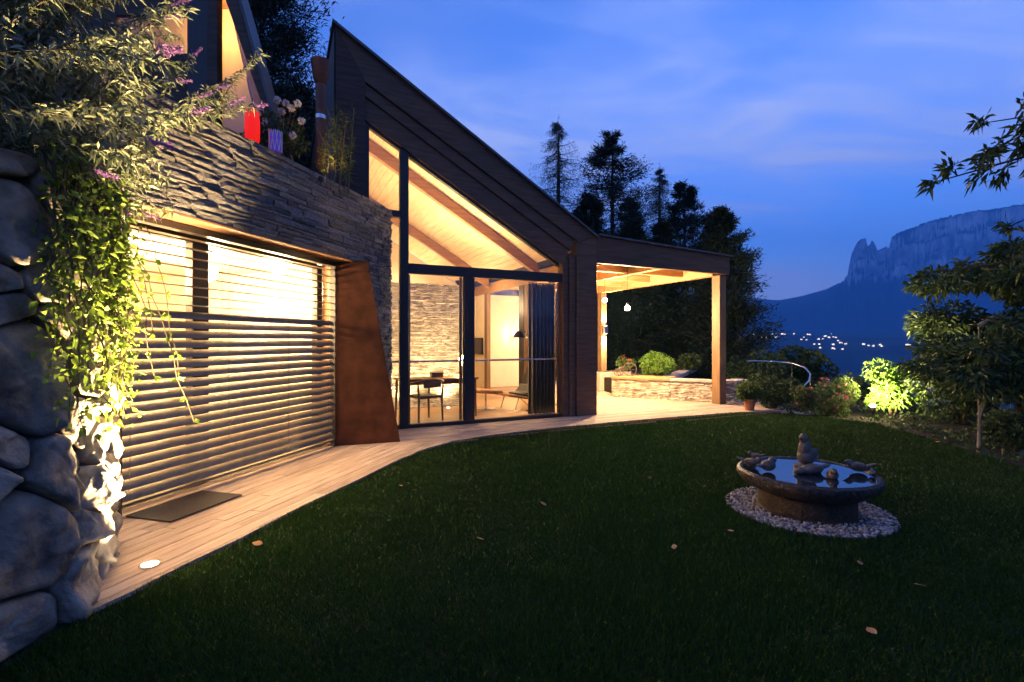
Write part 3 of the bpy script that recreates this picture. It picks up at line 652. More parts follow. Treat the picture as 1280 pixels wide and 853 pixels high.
# ================================================================== GABLE HOUSE
def zr(t): return 6.305 - .585 * (t + 4.845)      # roof top line
def zin(t): return 5.551 - .549 * (t + 4.414)
def zl2(t): return 5.34 - .561 * (t + 4.40)
def zg(t): return 4.93 - .567 * (t + 4.312)
def build_house():
    root = thing('gable_house', 'dark timber house with steep glazed gable and lit wooden ceiling', 'house', Q, BA)
    def P(name, poly, c0, c1, m, bev=0): b = MB(); b.prism(poly, c0, c1, 'y'); return b.build(name, m, root, bevel=bev)
    P('corner_board', [(-4.845, 0), (-4.405, 0), (-4.405, 5.545), (-4.845, 6.297)], 0, .3, M_darkwood)
    P('barge_board', [(-4.843, 6.302), (-4.40, 5.551), (-.41, zin(-.41)), (-.003, 3.535)], .002, .3, M_board)
    P('corner_board', [(-.46, 0), (0, 0), (0, 3.53), (-.406, 3.345), (-.46, 3.37)], 0, .3, M_board)
    P('cladding_board', [(-4.40, zin(-4.40) - .012), (-.50, zin(-.50) - .012), (-.56, zl2(-.56)), (-4.40, zl2(-4.40))], .035, .28, M_board)
    P('cladding_board', [(-4.40, zl2(-4.40) - .012), (-.60, zl2(-.60) - .012), (-.72, zg(-.72)), (-4.40, zg(-4.40))], .065, .27, M_board)
    P('cladding_board', [(-.60, 0), (-.47, 0), (-.47, 3.1), (-.60, 3.15)], .04, .28, M_board)
    P('cladding_board', [(-.725, 0), (-.61, 0), (-.61, 3.05), (-.725, 2.93)], .07, .27, M_board)
    # roof skin: thin metal edge on top and roof body
    P('roof', [(-4.90, zr(-4.90) + .05), (-4.90, zr(-4.90) + .005), (.03, zr(.03) + .005), (.03, zr(.03) + .05)], -.05, 7.6, M_roofmetal)
    P('roof_body', [(-4.84, zr(-4.84)), (-4.84, zr(-4.84) - .30), (-.0, zr(0) - .30), (0, zr(0))], .31, 7.4, M_core)
    # ceiling boards run back from the gable under the roof body
    t = -4.72; sl = math.atan(.585); wdt = .165
    while t < -.2:
        z = zr(t) - .335; b = MB(); b.box(-wdt / 2 + .003, wdt / 2 - .003, .315, 7.4, -.012, .006)
        o = b.build('ceiling_board', M_ceil, root); o.location = (t, 0, z); o.rotation_euler = (0, sl, 0); t += wdt * math.cos(sl)
    for c in (2.0, 5.0):
        b = MB(); b.prism([(-4.7, zr(-4.7) - .36), (-.2, zr(-.2) - .36), (-.2, zr(-.2) - .62), (-4.7, zr(-4.7) - .62)], c, c + .13, 'y'); b.build('rafter', M_rafter, root, bevel=.008)
    # window frames
    fr = [[(-3.837, .0), (-3.691, .0), (-3.691, zg(-3.691)), (-3.837, zg(-3.837))], [(-2.714, .06), (-2.521, .06), (-2.521, 2.57), (-2.714, 2.57)],
          [(-3.691, 2.575), (-.725, 2.575), (-.725, 2.745), (-3.691, 2.745)], [(-3.691, 0), (-.725, 0), (-.725, .06), (-3.691, .06)], [(-4.39, 3.49), (-3.837, 3.49), (-3.837, 3.60), (-4.39, 3.60)], [(-4.39, 0), (-3.837, 0), (-3.837, .06), (-4.39, .06)],
          [(-4.40, .06), (-4.33, .06), (-4.33, 3.49), (-4.40, 3.49)], [(-4.40, 3.60), (-4.33, 3.60), (-4.33, zg(-4.33)), (-4.40, zg(-4.40))]]
    for i, f in enumerate(fr): P('window_frame', f, .095 + .003 * (i % 3), .20, M_frame, .006)
    P('window_frame', [(-4.39, zg(-4.39) - .012), (-.80, zg(-.80) - .012), (-.80, zg(-.80) - .06), (-4.39, zg(-4.39) - .06)], .10, .19, M_frame)
    for x0, x1 in ((-3.64, -2.76), (-2.48, -.76)):   # sash linings of pale wood
        for f in ([(x0 - .05, .062), (x0, .062), (x0, 2.57), (x0 - .05, 2.57)], [(x1, .062), (x1 + .04, .062), (x1 + .04, 2.57), (x1, 2.57)]): P('sash', f, .205, .25, M_larchv)
    panes = [[(-4.33, .06), (-3.837, .06), (-3.837, 3.49), (-4.33, 3.49)], [(-4.33, 3.60), (-3.837, 3.60), (-3.837, zg(-3.837) - .06), (-4.33, zg(-4.33) - .06)],
             [(-3.691, 2.745), (-.80, 2.745), (-.80, zg(-.80) - .06), (-3.691, zg(-3.691) - .06)], [(-3.691, .06), (-2.714, .06), (-2.714, 2.575), (-3.691, 2.575)], [(-2.521, .06), (-.725, .06), (-.725, 2.575), (-2.521, 2.575)]]
    for p in panes: P('window_pane', p, .148, .154, M_glass)
    b = MB(); b.box(-4.87, -4.85, .05, 8.2, 0, zr(-4.85) - .03); b.build('side_cladding', M_darkwood, root)
    # floor and walls
    b = MB(); b.box(-4.80, -.06, .21, 8.2, -.03, .03); b.build('floor', M_floor, root)
    b = MB(); b.box(-4.84, -4.74, .31, 8.2, -.02, zr(-4.84) - .35); b.build('side_wall', M_plaster, root)
    b = MB(); b.prism([(-4.74, .03), (-.05, .03), (-.05, zr(-.05) - .36), (-4.74, zr(-4.74) - .36)], 7.41, 7.55, 'y'); b.build('back_wall', M_plaster, root)
    b = MB(); b.box(-.10, .0, 5.55, 7.4, -.02, 2.85); b.build('side_wall', M_plaster, root)
    b = MB(); b.box(-.12, -.005, .31, 7.4, 2.852, 3.12); b.build('wall_header', M_larch, root)
    for c0, c1, m in ((.31, .42, M_frame), (2.72, 2.92, M_larchv), (2.94, 3.22, M_frame), (5.35, 5.54, M_larchv), (1.6, 1.7, M_larchv)):
        b = MB(); b.box(-.13, -.008, c0, c1, -.02, 2.85); b.build('door_post', m, root, bevel=.006)
    for c0, c1 in ((.42, 1.6), (1.7, 2.72), (3.22, 5.35)):
        b = MB(); b.box(-.07, -.06, c0, c1, .05, 2.85); b.build('door_pane', M_glass, root)
        b = MB(); b.box(-.11, -.02, c0, c1, -.02, .05); b.build('door_sill', M_larch, root)
    # steel rail behind the glass
    b = MB(); b.tube([(-4.33, .30, 1.10), (-.74, .30, 1.10)], .02, 8); b.build('safety_rail', M_steel, root, smooth=60)
    # freestanding stone wall inside
    sw = MB(); rg = random.Random(8)
    for a, e, z0, z1 in courses(-4.7, -1.72, .03, 2.68, rg, .035, .065, .12, .4):
        me, vs, fs = TPL[rg.randrange(14)]; dp = .03 + .02 * rg.random(); cx, cz = (a + e) / 2, (z0 + z1) / 2; cy = 2.29 - rg.uniform(0, .022)
        sw.add([(cx + v[0] * (e - a - .006), cy + v[1] * dp, cz + v[2] * (z1 - z0 - .005)) for v in vs], fs)
    stuff(sw.build('inner_stone_facing', M_ledgein, root))
    b = MB(); b.box(-4.72, -1.72, 2.285, 2.6, .03, 2.67); b.build('inner_stone_wall', mat('wall plaster edge', (.4, .35, .28)), root)
    # wing wall added to imitate the warm glow in the side glazing
    b = MB(); b.box(.0, 2.4, 6.3, 6.5, -.03, 2.9); b.build('added_wing_wall', M_plaster, root)
build_house()
def house_lamp(name, label, loc, watt, kind='globe'):
    return ceiling_globe(name, label, loc, watt, r=.09, drop=.12)
def uplight(label, t, c, z, watt, ang=150):
    o = thing('wall_uplight', label, 'lamp', HW(t, c, z), BA)
    b = MB(); b.lathe([(.03, -.10), (.075, -.03), (.085, 0), (.078, 0), (.05, -.02)], 16); b.build('bowl', M_black, o, smooth=40)
    b = MB(); b.lathe([(.0, -.012), (.06, -.012), (.06, -.008), (0, -.008)], 16); b.build('bulb_disc', emis('lit disc', (1, .74, .42), 20), o)
    spot_light('up_light', o, (0, 0, .03), (0.1, 0, 2), watt, ang, .7, .05); return o
uplight('black bowl uplighter hidden on top of the indoor stone wall', -3.2, 2.45, 2.80, 80)
uplight('black bowl uplighter on top of the indoor stone wall by the passage', -2.0, 2.45, 2.80, 55)
uplight('black bowl uplighter high on the rear wall under the ceiling', -2.4, 7.2, 2.4, 75)
uplight('black bowl uplighter behind the stone corner of the gable glazing', -4.25, .75, 2.4, 50)
ceiling_globe('pendant_lamp', 'small globe lamp in the passage beside the indoor stone wall', HW(-1.0, 4.3, 3.0), 34, r=.07, drop=.3)
def wash(label, t, c, z, tgt, watt):
    o = thing('recessed_floor_light', label, 'lamp', HW(t, c, z), BA)
    b = MB(); b.lathe([(.05, 0), (.05, .012), (.036, .012), (.034, .008)], 16); b.build('ring', M_steel, o, smooth=40)
    b = MB(); b.lathe([(0, .008), (.033, .008), (.033, .0095), (0, .0095)], 12); b.build('lens', emis('lit lens', (1, .76, .45), 25), o)
    spot_light('wash_light', o, (0, 0, .05), tgt, watt, 110, .8, .04)
for k, t in enumerate((-4.2, -3.3, -2.4)):
    wash('floor light washing the indoor stone wall, ' + ('at its hidden end', 'behind the desk chair', 'under the desk lamp')[k], t, 1.98, .03, (0, .32, 1.6), 42)

# ------------------------------------------------------------------ furniture behind the glass
def build_furniture():
    # desk
    d = thing('desk', 'narrow wooden writing desk against the lit indoor stone wall', 'desk', HW(-2.95, .95, .03), BA)
    b = MB(); b.box(-.75, .72, -.30, .32, .70, .735); b.build('desk_top', M_walnut, d, bevel=.006)
    for x in (-.70, .66):
        for y in (-.26, .26):
            b = MB(); b.tube([(x, y, .70), (x * 1.03, y, .0)], [.026, .016], 8); b.build('leg', M_walnut, d, smooth=40)
    b = MB(); b.box(-.70, .66, -.275, -.255, .63, .70); b.build('apron', M_walnut, d)
    # chair
    ch = thing('desk_chair', 'wooden armchair with curved back rail standing at the desk', 'chair', HW(-3.28, .62, .03), BA + R(14))
    for x, y, h in ((-.24, -.22, .66), (.24, -.22, .66), (-.21, .22, .66), (.21, .22, .66)):
        b = MB(); b.tube([(x, y, 0), (x * .95, y * .95, .42), (x * 1.05, y, h)], [.016, .022, .016], 8); b.build('leg', M_walnut, ch, smooth=40)
    b = MB(); b.prism([(-.24, -.22), (.24, -.22), (.21, .23), (-.21, .23)], .41, .455, 'z'); b.build('seat', M_blackl, ch, bevel=.015)
    b = MB(); b.tube([(-.27 + 0, .22, .66), (-.285, .0, .67), (-.27, -.18, .70), (-.16, -.27, .735), (0, -.295, .75), (.16, -.27, .735), (.27, -.18, .70), (.285, 0, .67), (.27, .22, .66)], .024, 8); b.build('arm_rail', M_walnut, ch, smooth=50)
    b = MB(); b.prism([(-.17, .60), (.17, .60), (.17, .74), (-.17, .74)], -.29, -.262); b.build('backrest', M_walnut, ch, bevel=.008)
    # desk lamp
    l = thing('table_lamp', 'glowing globe table lamp on the writing desk', 'lamp', HW(-2.42, 1.02, .768), BA)
    b = MB(); b.lathe([(.0, 0), (.07, 0), (.07, .012), (.012, .02), (.008, .24), (.02, .25)], 16); b.build('stand', M_steel, l, smooth=40)
    b = MB(); b.lathe([(.075 * math.sin(math.pi * k / 10) + .001, .325 - .075 * math.cos(math.pi * k / 10)) for k in range(11)], 16); b.build('globe', emis('lit table globe', (1, .76, .44), 30), l, smooth=80)
    point_light('lamp_light', l, (0, -.03, .47), 14, .05)
    point_light('lamp_light', l, (0, .12, .22), 8, .04)
    bk = thing('desk_box', 'small dark box of papers on the desk by the table lamp', 'box', HW(-2.95, .98, .768), BA)
    b = MB(); b.box(-.11, .11, -.08, .08, 0, .07); b.build('body', M_walnut, bk, bevel=.006); b = MB(); b.box(-.115, .115, -.085, .085, .072, .09); b.build('lid', M_black, bk)
    # recliner: brown leather shell on steel legs
    r = thing('recliner', 'low lounge chair with black back cushion behind the right pane', 'lounge chair', HW(-1.02, 1.28, .03), BA + R(8))
    prof = [(-.50, .30), (-.30, .27), (-.05, .22), (.12, .24), (.28, .40), (.42, .66), (.50, .86)]
    up = [(x, z + .05) for x, z in prof]; b = MB(); b.prism(prof + up[::-1], -.29, .29); b.build('shell', M_leather, r, bevel=.012)
    pr2 = [(-.10, .285), (.10, .30), (.24, .45), (.36, .69), (.43, .86)]; b = MB(); b.prism(pr2 + [(x - .08, z + .05) for x, z in pr2[::-1]], -.27, .27); b.build('cushion', M_blackl, r, bevel=.02)
    for y in (-.27, .27):
        b = MB(); b.tube([(-.34, y, .0), (-.25, y, .26), (.1, y, .22), (.38, y, .0)], .012, 6); b.build('leg', M_steel, r, smooth=40)
    f = thing('footstool', 'brown leather footstool in front of the lounge chair', 'footstool', HW(-1.72, 1.55, .03), BA + R(8))
    b = MB(); b.prism([(-.3, .36), (.28, .30), (.28, .38), (-.26, .44), (-.32, .42)], -.25, .25); b.build('cushion', M_leather, f, bevel=.02)
    b = MB(); b.tube([(0, 0, .33), (0, 0, .03)], .02, 8); b.lathe([(0, 0), (.2, 0), (.2, .012), (.02, .03)], 20); b.build('pedestal', M_steel, f, smooth=40)
    # reading lamp
    rl = thing('reading_lamp', 'arched floor lamp with black dome shade over the lounge chair', 'lamp', HW(-.98, .86, .03), BA)
    b = MB(); b.lathe([(0, 0), (.14, 0), (.14, .015), (.02, .03)], 20); b.build('foot', M_black, rl, smooth=40)
    b = MB(); b.tube([(0, 0, .02), (-.03, 0, .5), (.10, .02, .95), (.13, .03, 1.25), (.03, .03, 1.50), (-.12, .03, 1.62), (-.22, .03, 1.60)], .011, 8); b.build('stem', M_steel, rl, smooth=60)
    b = MB(); b.lathe([(.03, .07), (.10, .03), (.15, -.07), (.145, -.07), (.09, .02), (.02, .055)], 20, (-.27, .03, 1.56)); b.build('shade', M_black, rl, smooth=40)
    # television
    tv = thing('wall_television', 'dark flat television on the passage wall', 'television', HW(-.14, 6.05, 1.05), BA)
    b = MB(); b.box(-.02, .035, -.38, .38, 0, .5); b.build('casing', M_black, tv, bevel=.006); b = MB(); b.box(-.024, -.021, -.36, .36, .02, .48); b.build('screen', mat('dark screen', (.01, .01, .012), rough=.15, spec=.5), tv)
    # curtain in folds
    cu = thing('curtain', 'grey brown floor length curtain gathered at the right of the gable glazing', 'curtain', HW(-1.28, .42, .04), BA)
    vs = []; n = 120
    for j in range(2):
        for k in range(n):
            q = k / (n - 1); vs.append((q * .56, .07 * math.sin(q * 2 * math.pi * 7 + .5 * math.sin(q * 9)) * (1 - .15 * j), .0 if j == 0 else 2.52))
    cm = MB(); cm.add(vs, [(k, k + 1, n + k + 1, n + k) for k in range(n - 1)]); o = cm.build('fabric', M_curtain, cu, smooth=80)
    so_ = o.modifiers.new('thick', 'SOLIDIFY'); so_.thickness = .004
    b = MB(); b.tube([(-.02, 0, 2.535), (.60, 0, 2.535)], .01, 6); b.build('curtain_rail', M_steel, cu, smooth=40)
    # lamp added on the wing wall for the glow in the side glazing
    s = thing('added_sconce', 'added wall lamp imitating the warm glow in the side glazing', 'lamp', HW(1.15, 6.27, 1.72), BA)
    b = MB(); b.box(-.04, .04, -.03, .02, -.1, .1); b.build('bracket', M_steel, s); b = MB(); b.lathe([(.0, -.12), (.06, -.1), (.07, .0), (.06, .1), (0, .12)], 16, (0, -.1, 0)); b.build('shade', emis('lit added sconce', (1, .74, .42), 5), s, smooth=60)
    point_light('added_sconce_light', s, (0, -.24, 0), 9, .05)
build_furniture()

# ================================================================== TERRACE CANOPY
def build_canopy():
    root = thing('terrace_canopy', 'timber terrace canopy on square posts attached to the gable house', 'canopy', Q, BA)
    def B(name, x0, x1, y0, y1, z0, z1, m=M_larch, bev=.006): b = MB(); b.box(x0, x1, y0, y1, z0, z1); return b.build(name, m, root, bevel=bev)
    b = MB(); b.prism([(.004, 2.985), (3.647, 2.965), (3.647, 3.36), (.004, 3.515)], .0, .09); b.build('front_fascia', M_board, root)
    b = MB(); b.prism([(.03, 3.555), (.03, 3.52), (3.72, 3.365), (3.72, 3.40)], -.05, 5.2); b.build('roof', M_roofmetal, root)
    b = MB(); b.prism([(.03, 3.30), (3.55, 3.22), (3.55, 3.34), (.03, 3.48)], .10, 5.05); b.build('roof_boarding', M_larch, root)
    B('post', 3.445, 3.647, .095, .325, .0, 2.955, M_larchv); B('post', 3.445, 3.647, 4.66, 4.86, .0, 2.955, M_larchv)
    B('side_beam', 3.47, 3.64, .33, 5.05, 2.96, 3.21); B('side_beam', .03, .17, .10, 5.05, 2.96, 3.28); B('middle_beam', 1.75, 1.87, .10, 4.85, 3.0, 3.25)
    B('back_beam', .18, 3.46, 4.86, 5.04, 2.962, 3.215)
    for c in (1.25, 2.45, 3.65): B('rafter', .18, 1.74, c, c + .1, 3.04, 3.26); B('rafter', 1.88, 3.46, c, c + .1, 3.04, 3.215)
    # lamps
    s = thing('post_lamp', 'small up and down wall lamp on the rear canopy post', 'lamp', HW(3.545, 4.62, 1.80), BA)
    B2 = MB(); B2.box(-.06, .06, -.09, .03, -.12, .12); B2.build('housing', M_steel, s, bevel=.004)
    for sg in (-1, 1):
        b = MB(); b.lathe([(0, sg * .121), (.045, sg * .121), (.045, sg * .123), (0, sg * .123)], 12, (0, -.035, 0)); b.build('lens', emis('lit lens', (1, .76, .45), 25), s)
        spot_light('beam', s, (0, -.04, sg * .15), (0, .0, sg * 2.2), 420 if sg < 0 else 240, 100, .7, .03)
    for label, t, c, z, zt, watt in (('bare glowing bulb pendant under the canopy close to the rear post', 1.934, 2.4, 2.49, 3.25, 170), ('bare glowing bulb pendant on a long cord under the canopy', 1.70, 1.2, 2.206, 3.26, 210)):
        p = thing('pendant_bulb', label, 'lamp', HW(t, c, z), BA)
        b = MB(); b.tube([(0, 0, .10), (0, 0, zt - z)], .006, 6); b.build('cord', M_black, p)
        b = MB(); b.lathe([(.0, .14), (.022, .14), (.026, .07), (.02, .065)], 12); b.build('socket', M_steel, p, smooth=40)
        b = MB(); b.lathe([(.056 * math.sin(math.pi * k / 10) + .0005, -.056 * math.cos(math.pi * k / 10) + .01) for k in range(11)], 16); b.build('bulb', emis('lit bulb', (1, .76, .46), 60), p, smooth=80)
        point_light('bulb_light', p, (0, 0, -.12), watt, .05)
build_canopy()

# ------------------------------------------------------------------ low terrace wall
LW = [(2.62, 12.90), (3.9, 12.13), (4.80, 11.62), (5.25, 11.62), (5.75, 11.9)]
def build_lowwall():
    root = thing('low_terrace_wall', 'low split stone seat wall with pale coping round the terrace', 'stone wall', (2.62, 12.9, 0))
    rg = random.Random(12); st = MB(); core = MB(); o0 = Vector((-2.62, -12.9, 0))
    for i in range(len(LW) - 1):
        p, q = Vector((*LW[i], 0)), Vector((*LW[i + 1], 0)); L = (q - p).length; d = (q - p) / L; n = Vector((d.y, -d.x, 0))
        def W(x, y, z): return p + d * x - n * y + Vector((0, 0, z)) + o0
        for a, e, z0, z1 in courses(0, L, 0, .46, rg, .035, .06, .12, .4):
            me, vs, fs = TPL[rg.randrange(14)]; dp = .03 + .015 * rg.random(); cx, cz = (a + e) / 2, (z0 + z1) / 2; cy = .02 - rg.uniform(0, .02)
            st.add([W(cx + v[0] * (e - a - .006), cy + v[1] * dp, cz + v[2] * (z1 - z0 - .004)) for v in vs], fs)
        k = len(core.v); core.add([W(0, .03, 0), W(L, .03, 0), W(L, .30, 0), W(0, .30, 0), W(0, .03, .46), W(L, .03, .46), W(L, .30, .46), W(0, .30, .46)], [(0, 3, 2, 1), (4, 5, 6, 7), (0, 1, 5, 4), (1, 2, 6, 5), (2, 3, 7, 6), (3, 0, 4, 7)])
        yb = .62 if i == 0 else .36
        b = MB(); b.add([W(0, -.06, .465), W(L - .006, -.06, .465), W(L - .006, yb, .465), W(0, yb, .465), W(0, -.06, .535 if i == 0 else .52), W(L - .006, -.06, .535 if i == 0 else .52), W(L - .006, yb, .535 if i == 0 else .52), W(0, yb, .535 if i == 0 else .52)], [(0, 3, 2, 1), (4, 5, 6, 7), (0, 1, 5, 4), (1, 2, 6, 5), (2, 3, 7, 6), (3, 0, 4, 7)])
        b.build('coping', M_larch if i == 0 else M_cap, root, bevel=.006)
    core.build('wall_core', M_core, root); stuff(st.build('stone_facing', mat('terrace split stone', (.30, .25, .19), (.66, .58, .46), scale=6, rough=.9, bump=.5, world=True), root))
    # second wall running back along the planting bed
    r2 = thing('bed_wall', 'low wall with pale coping running back along the planting bed', 'stone wall', (4.1, 12.5, 0))
    d = Vector((2.5, 5.0)).normalized(); r2.rotation_euler = (0, 0, math.atan2(d.y, d.x))
    b = MB(); b.box(.15, 5.6, .02, .28, -.2, .47); b.build('body', M_ledgein, r2); b = MB(); b.box(.1, 5.65, -.03, .33, .472, .53); b.build('coping', M_cap, r2, bevel=.006)
    b = MB(); pl = [(2.8, 13.3), (4.1, 12.55), (6.6, 17.5), (4.6, 18.6), (2.4, 16)]; b.prism(pl, -.1, .40, 'z'); struct(b.build('planting_bed', M_soil))
    b = thing('planter_box', 'pale plastered planter box at the back of the terrace', 'planter', (3.12, 14.6, 0), .35)
    m = MB(); m.box(-.7, .35, -.2, .2, 0, .55); m.build('body', M_cap, b, bevel=.01); m = MB(); m.box(-.66, .31, -.16, .16, .551, .56); m.build('earth', M_soil, b)
build_lowwall()
# ================================================================== PLANTS
def shrub(name, label, cat, loc, rx, rz, n, m, seed, leaf=(.06, .03), clumps=14, group=None, squash=.8, stems=5, zmin=.05, mstem=None):
    rng = np.random.default_rng(seed); t = thing(name, label, cat, loc, 0, group)
    cs = []; rs = []
    for k in range(clumps):
        d = unit(rng.normal(size=3)); q = rng.random() ** .5 * .72
        c = np.array([d[0] * rx * q, d[1] * rx * q, rz * (.5 + .5 * d[2] * q)]); cs.append(c); rs.append(min(rx, rz) * rng.uniform(.28, .46))
    P, D = clump_points(rng, cs, rs, max(n // clumps, 4), squash); ok = P[:, 2] > zmin; P, D = P[ok], D[ok]
    leaf_obj('foliage', P, D, leaf[0] * rng.uniform(.6, 1.3, len(P)), leaf[1] * rng.uniform(.6, 1.3, len(P)), m, t, rng)
    for k in range(stems):
        c = cs[k % len(cs)]; b = MB(); b.tube([(c[0] * .15, c[1] * .15, 0), (c[0] * .5, c[1] * .5, c[2] * .5), tuple(c)], [.02, .014, .006], 6); b.build('stem', mstem or M_stem, t, smooth=60)
    t['c'] = 0; del t['c']
    return t, cs, rs, rng
def blossoms(t, rng, cs, rs, n, m, size, name='blossom'):
    for k in range(n):
        j = rng.integers(len(cs)); d = unit(rng.normal(size=3) + [0, -.5, .5]); p = np.array(cs[j]) + d * rs[j] * .98; p[2] = max(p[2], .1)
        q = 16; dd = unit(rng.normal(size=(q, 3)) + d * .8); V, F = leaf_arrays(np.tile(p, (q, 1)), dd, size * rng.uniform(.6, 1, q), size * .6, rng); npmesh(name, V, F, m, t)
def conifer(label, x, y, z0, h, r, seed, kind='pine', name='conifer_tree', lean=0, group='conifers behind the house', bare=.12):
    rng = np.random.default_rng(seed); t = thing(name, label, 'tree', (x, y, z0), 0, group)
    b = MB(); b.tube([(0, 0, 0), (lean * .3, 0, h * .4), (lean * .8, 0, h * .8), (lean, 0, h * .985)], [.014 * h + .03, .010 * h + .02, .005 * h + .01, .01], 8); b.build('trunk', M_bark, t, smooth=60)
    lev = {'larch': 34, 'pine': 26, 'broad': 34}[kind]; br = MB(); PP = []; DD = []; spw = {'larch': (.05, .05), 'pine': (.11, .06), 'broad': (.16, .10)}[kind]
    for i in range(lev):
        q = bare + (1 - bare) * (i / lev) ** .92; zc = h * q
        if kind == 'larch': rad = r * (1 - q) ** .85
        elif kind == 'broad': rad = r * (1 - q ** 2.2) ** .6 * rng.uniform(.6, 1.12)
        else: rad = r * (1 - q) ** .78
        for j in range({'larch': 6, 'pine': 6, 'broad': 5}[kind]):
            a = rng.uniform(0, 2 * np.pi); L = rad * rng.uniform(.55, 1.15) + .05; dr = {'larch': -.30, 'broad': .18, 'pine': -.12}[kind] * rng.uniform(.3, 1.5)
            d = np.array([math.cos(a), math.sin(a), dr]); base = np.array([lean * q, 0, zc + rng.uniform(-.5, .5) * h / lev]); s = np.linspace(.12 if kind == 'larch' else .35, 1, 9)
            pts = base + d * L * s[:, None] + np.array([0, 0, 1]) * {'larch': .12, 'pine': .26, 'broad': .10}[kind] * L * (s[:, None] ** 2)
            br.tube([base, base + d * L * .5, pts[-1]], [.02 + .006 * L, .015, .006], 4, cap=False)
            m = {'larch': 14, 'pine': 26, 'broad': 28}[kind]; sp = spw[0] * L + spw[1]
            pp = np.repeat(pts, m, 0) + np.clip(rng.normal(size=(9 * m, 3)), -1.8, 1.8) * sp * [1, 1, .7]
            if kind == 'larch': pp[:, 2] -= rng.random(len(pp)) ** 1.5 * .45 * min(L, 1.2)
            dd = unit(d * .7 + rng.normal(scale=.6, size=pp.shape) + [0, 0, .35 if kind != 'larch' else -.8]); PP.append(pp); DD.append(dd)
    # leading shoot
    pp = np.stack([np.full(60, lean), np.zeros(60), h * (.9 + .10 * rng.random(60))], 1) + rng.normal(scale=.035, size=(60, 3)); PP.append(pp); DD.append(unit(rng.normal(size=(60, 3)) + [0, 0, 1]))
    stuff(br.build('limb', M_bark, t))
    P, D = np.concatenate(PP), np.concatenate(DD); L, W = {'larch': (.15, .020), 'pine': (.20, .036), 'broad': (.22, .045)}[kind]
    leaf_obj('crown', P, D, L * rng.uniform(.6, 1.3, len(P)), W, M_larchn if kind == 'larch' else M_needle, t, rng, droop=.05); return t
def gz(x, y):
    q = x * .64 + y * .77; return -.07 - .3 * max(q - 15.5, 0)
conifer('wispy tall larch standing behind the slope of the gable roof', 2.55, 27, gz(2.5, 27) - 1, 15.3 + 1.6, 6.6, 1, 'larch', 'larch_tree')
conifer('dense dark pine with a rounded top just behind the roof valley', 5.1, 25, gz(5.1, 25), 11.4 + 2.8, 6.2, 2, 'pine', 'pine_tree')
conifer('dark spruce filling the gap behind the dense pine', 6.6, 27.5, gz(6.6, 27.5), 9.0 + 3.6, 3.4, 21, 'pine', 'spruce_tree')
conifer('dark spruce low behind the foot of the gable roof', 4.0, 29.0, gz(4, 29), 8.6 + 3.6, 3.4, 22, 'pine', 'spruce_tree')
conifer('slim feathery larch right of the dense pine above the canopy', 8.4, 28, gz(8, 28), 10.9 + 4, 5.2, 3, 'larch', 'larch_tree')
conifer('bushy spruce sloping down above the canopy roof', 8.6, 24.5, gz(8.6, 24.5), 8.6 + 3.6, 4.0, 4, 'pine', 'spruce_tree')
conifer('small dark spruce peeping over the end of the canopy fascia', 9.4, 23, gz(9.4, 23), 6.6 + 3.4, 2.0, 5, 'pine', 'spruce_tree')
conifer('shadowy pine behind the round green shrub under the canopy', 5.0, 20.5, gz(5, 20.5), 7.5, 2.4, 6, 'pine', 'pine_tree', bare=.05)
conifer('dark spreading pine whose boughs show right of the front canopy post', 8.2, 19.0, gz(8.2, 19), 6.2 + 1.8, 2.5, 8, 'pine', 'pine_tree', bare=.08)
conifer('dim tree with drooping boughs behind the two pendant bulbs', 3.6, 22.5, gz(3.6, 22.5), 9.5, 2.8, 9, 'pine', 'pine_tree', bare=.08)
conifer('dark tree filling the gap between the canopy posts', 6.6, 21.8, gz(6.6, 21.8), 8.5, 2.4, 10, 'pine', 'pine_tree', bare=.05)
conifer('tall broad pine with bare trunk behind the upper chalet', -8.9, 17.5, 0, 16.0, 4.0, 11, 'broad', 'pine_tree', bare=.36)
conifer('dark pine filling the gap behind the flue pipe', -6.7, 16.0, 0, 9.4, 2.0, 12, 'broad', 'pine_tree', bare=.12)
conifer('shadowy tree behind the white rose bush', -6.9, 14.0, 0, 8.6, 2.4, 13, 'broad', 'pine_tree', bare=.1)

# terrace plants
shrub('round_shrub', 'bright green rounded shrub in the bed behind the terrace wall', 'shrub', (3.98, 13.25, .42), .56, .82, 5200, M_leafbox, 31, (.075, .022), 16)
t, cs, rs, rg_ = shrub('flowering_plant', 'red and yellow flowering plant beside the garden ornament', 'plant', (3.36, 14.55, .56), .30, .45, 900, M_leafmid, 32, (.06, .03), 8); blossoms(t, rg_, cs, rs, 8, M_redfl, .05)
shrub('dark_shrub', 'dark leafy plant at the back corner of the planting bed', 'shrub', (5.6, 15.6, .40), .55, .8, 1800, M_leafdark, 33, (.09, .04), 10)
def potted():
    t, cs, rs, rg_ = shrub('potted_shrub', 'green leafy shrub in a terracotta pot at the edge of the deck', 'potted plant', (4.98, 10.32, .0), .34, .66, 2600, M_leafmid, 34, (.07, .03), 12, zmin=.22)
    b = MB(); b.lathe([(.085, 0), (.12, .19), (.14, .19), (.142, .235), (.125, .237), (.115, .20)], 20); b.build('pot', M_terra, t, smooth=40)
    b = MB(); b.lathe([(0, .19), (.118, .19), (.118, .2), (0, .2)], 16); b.build('earth', M_soil, t)
potted()
shrub('dark_round_bush', 'dark dense round bush behind the terracotta pot', 'bush', (5.75, 10.85, -.06), .58, .86, 6500, M_leafdark, 35, (.06, .03), 18)
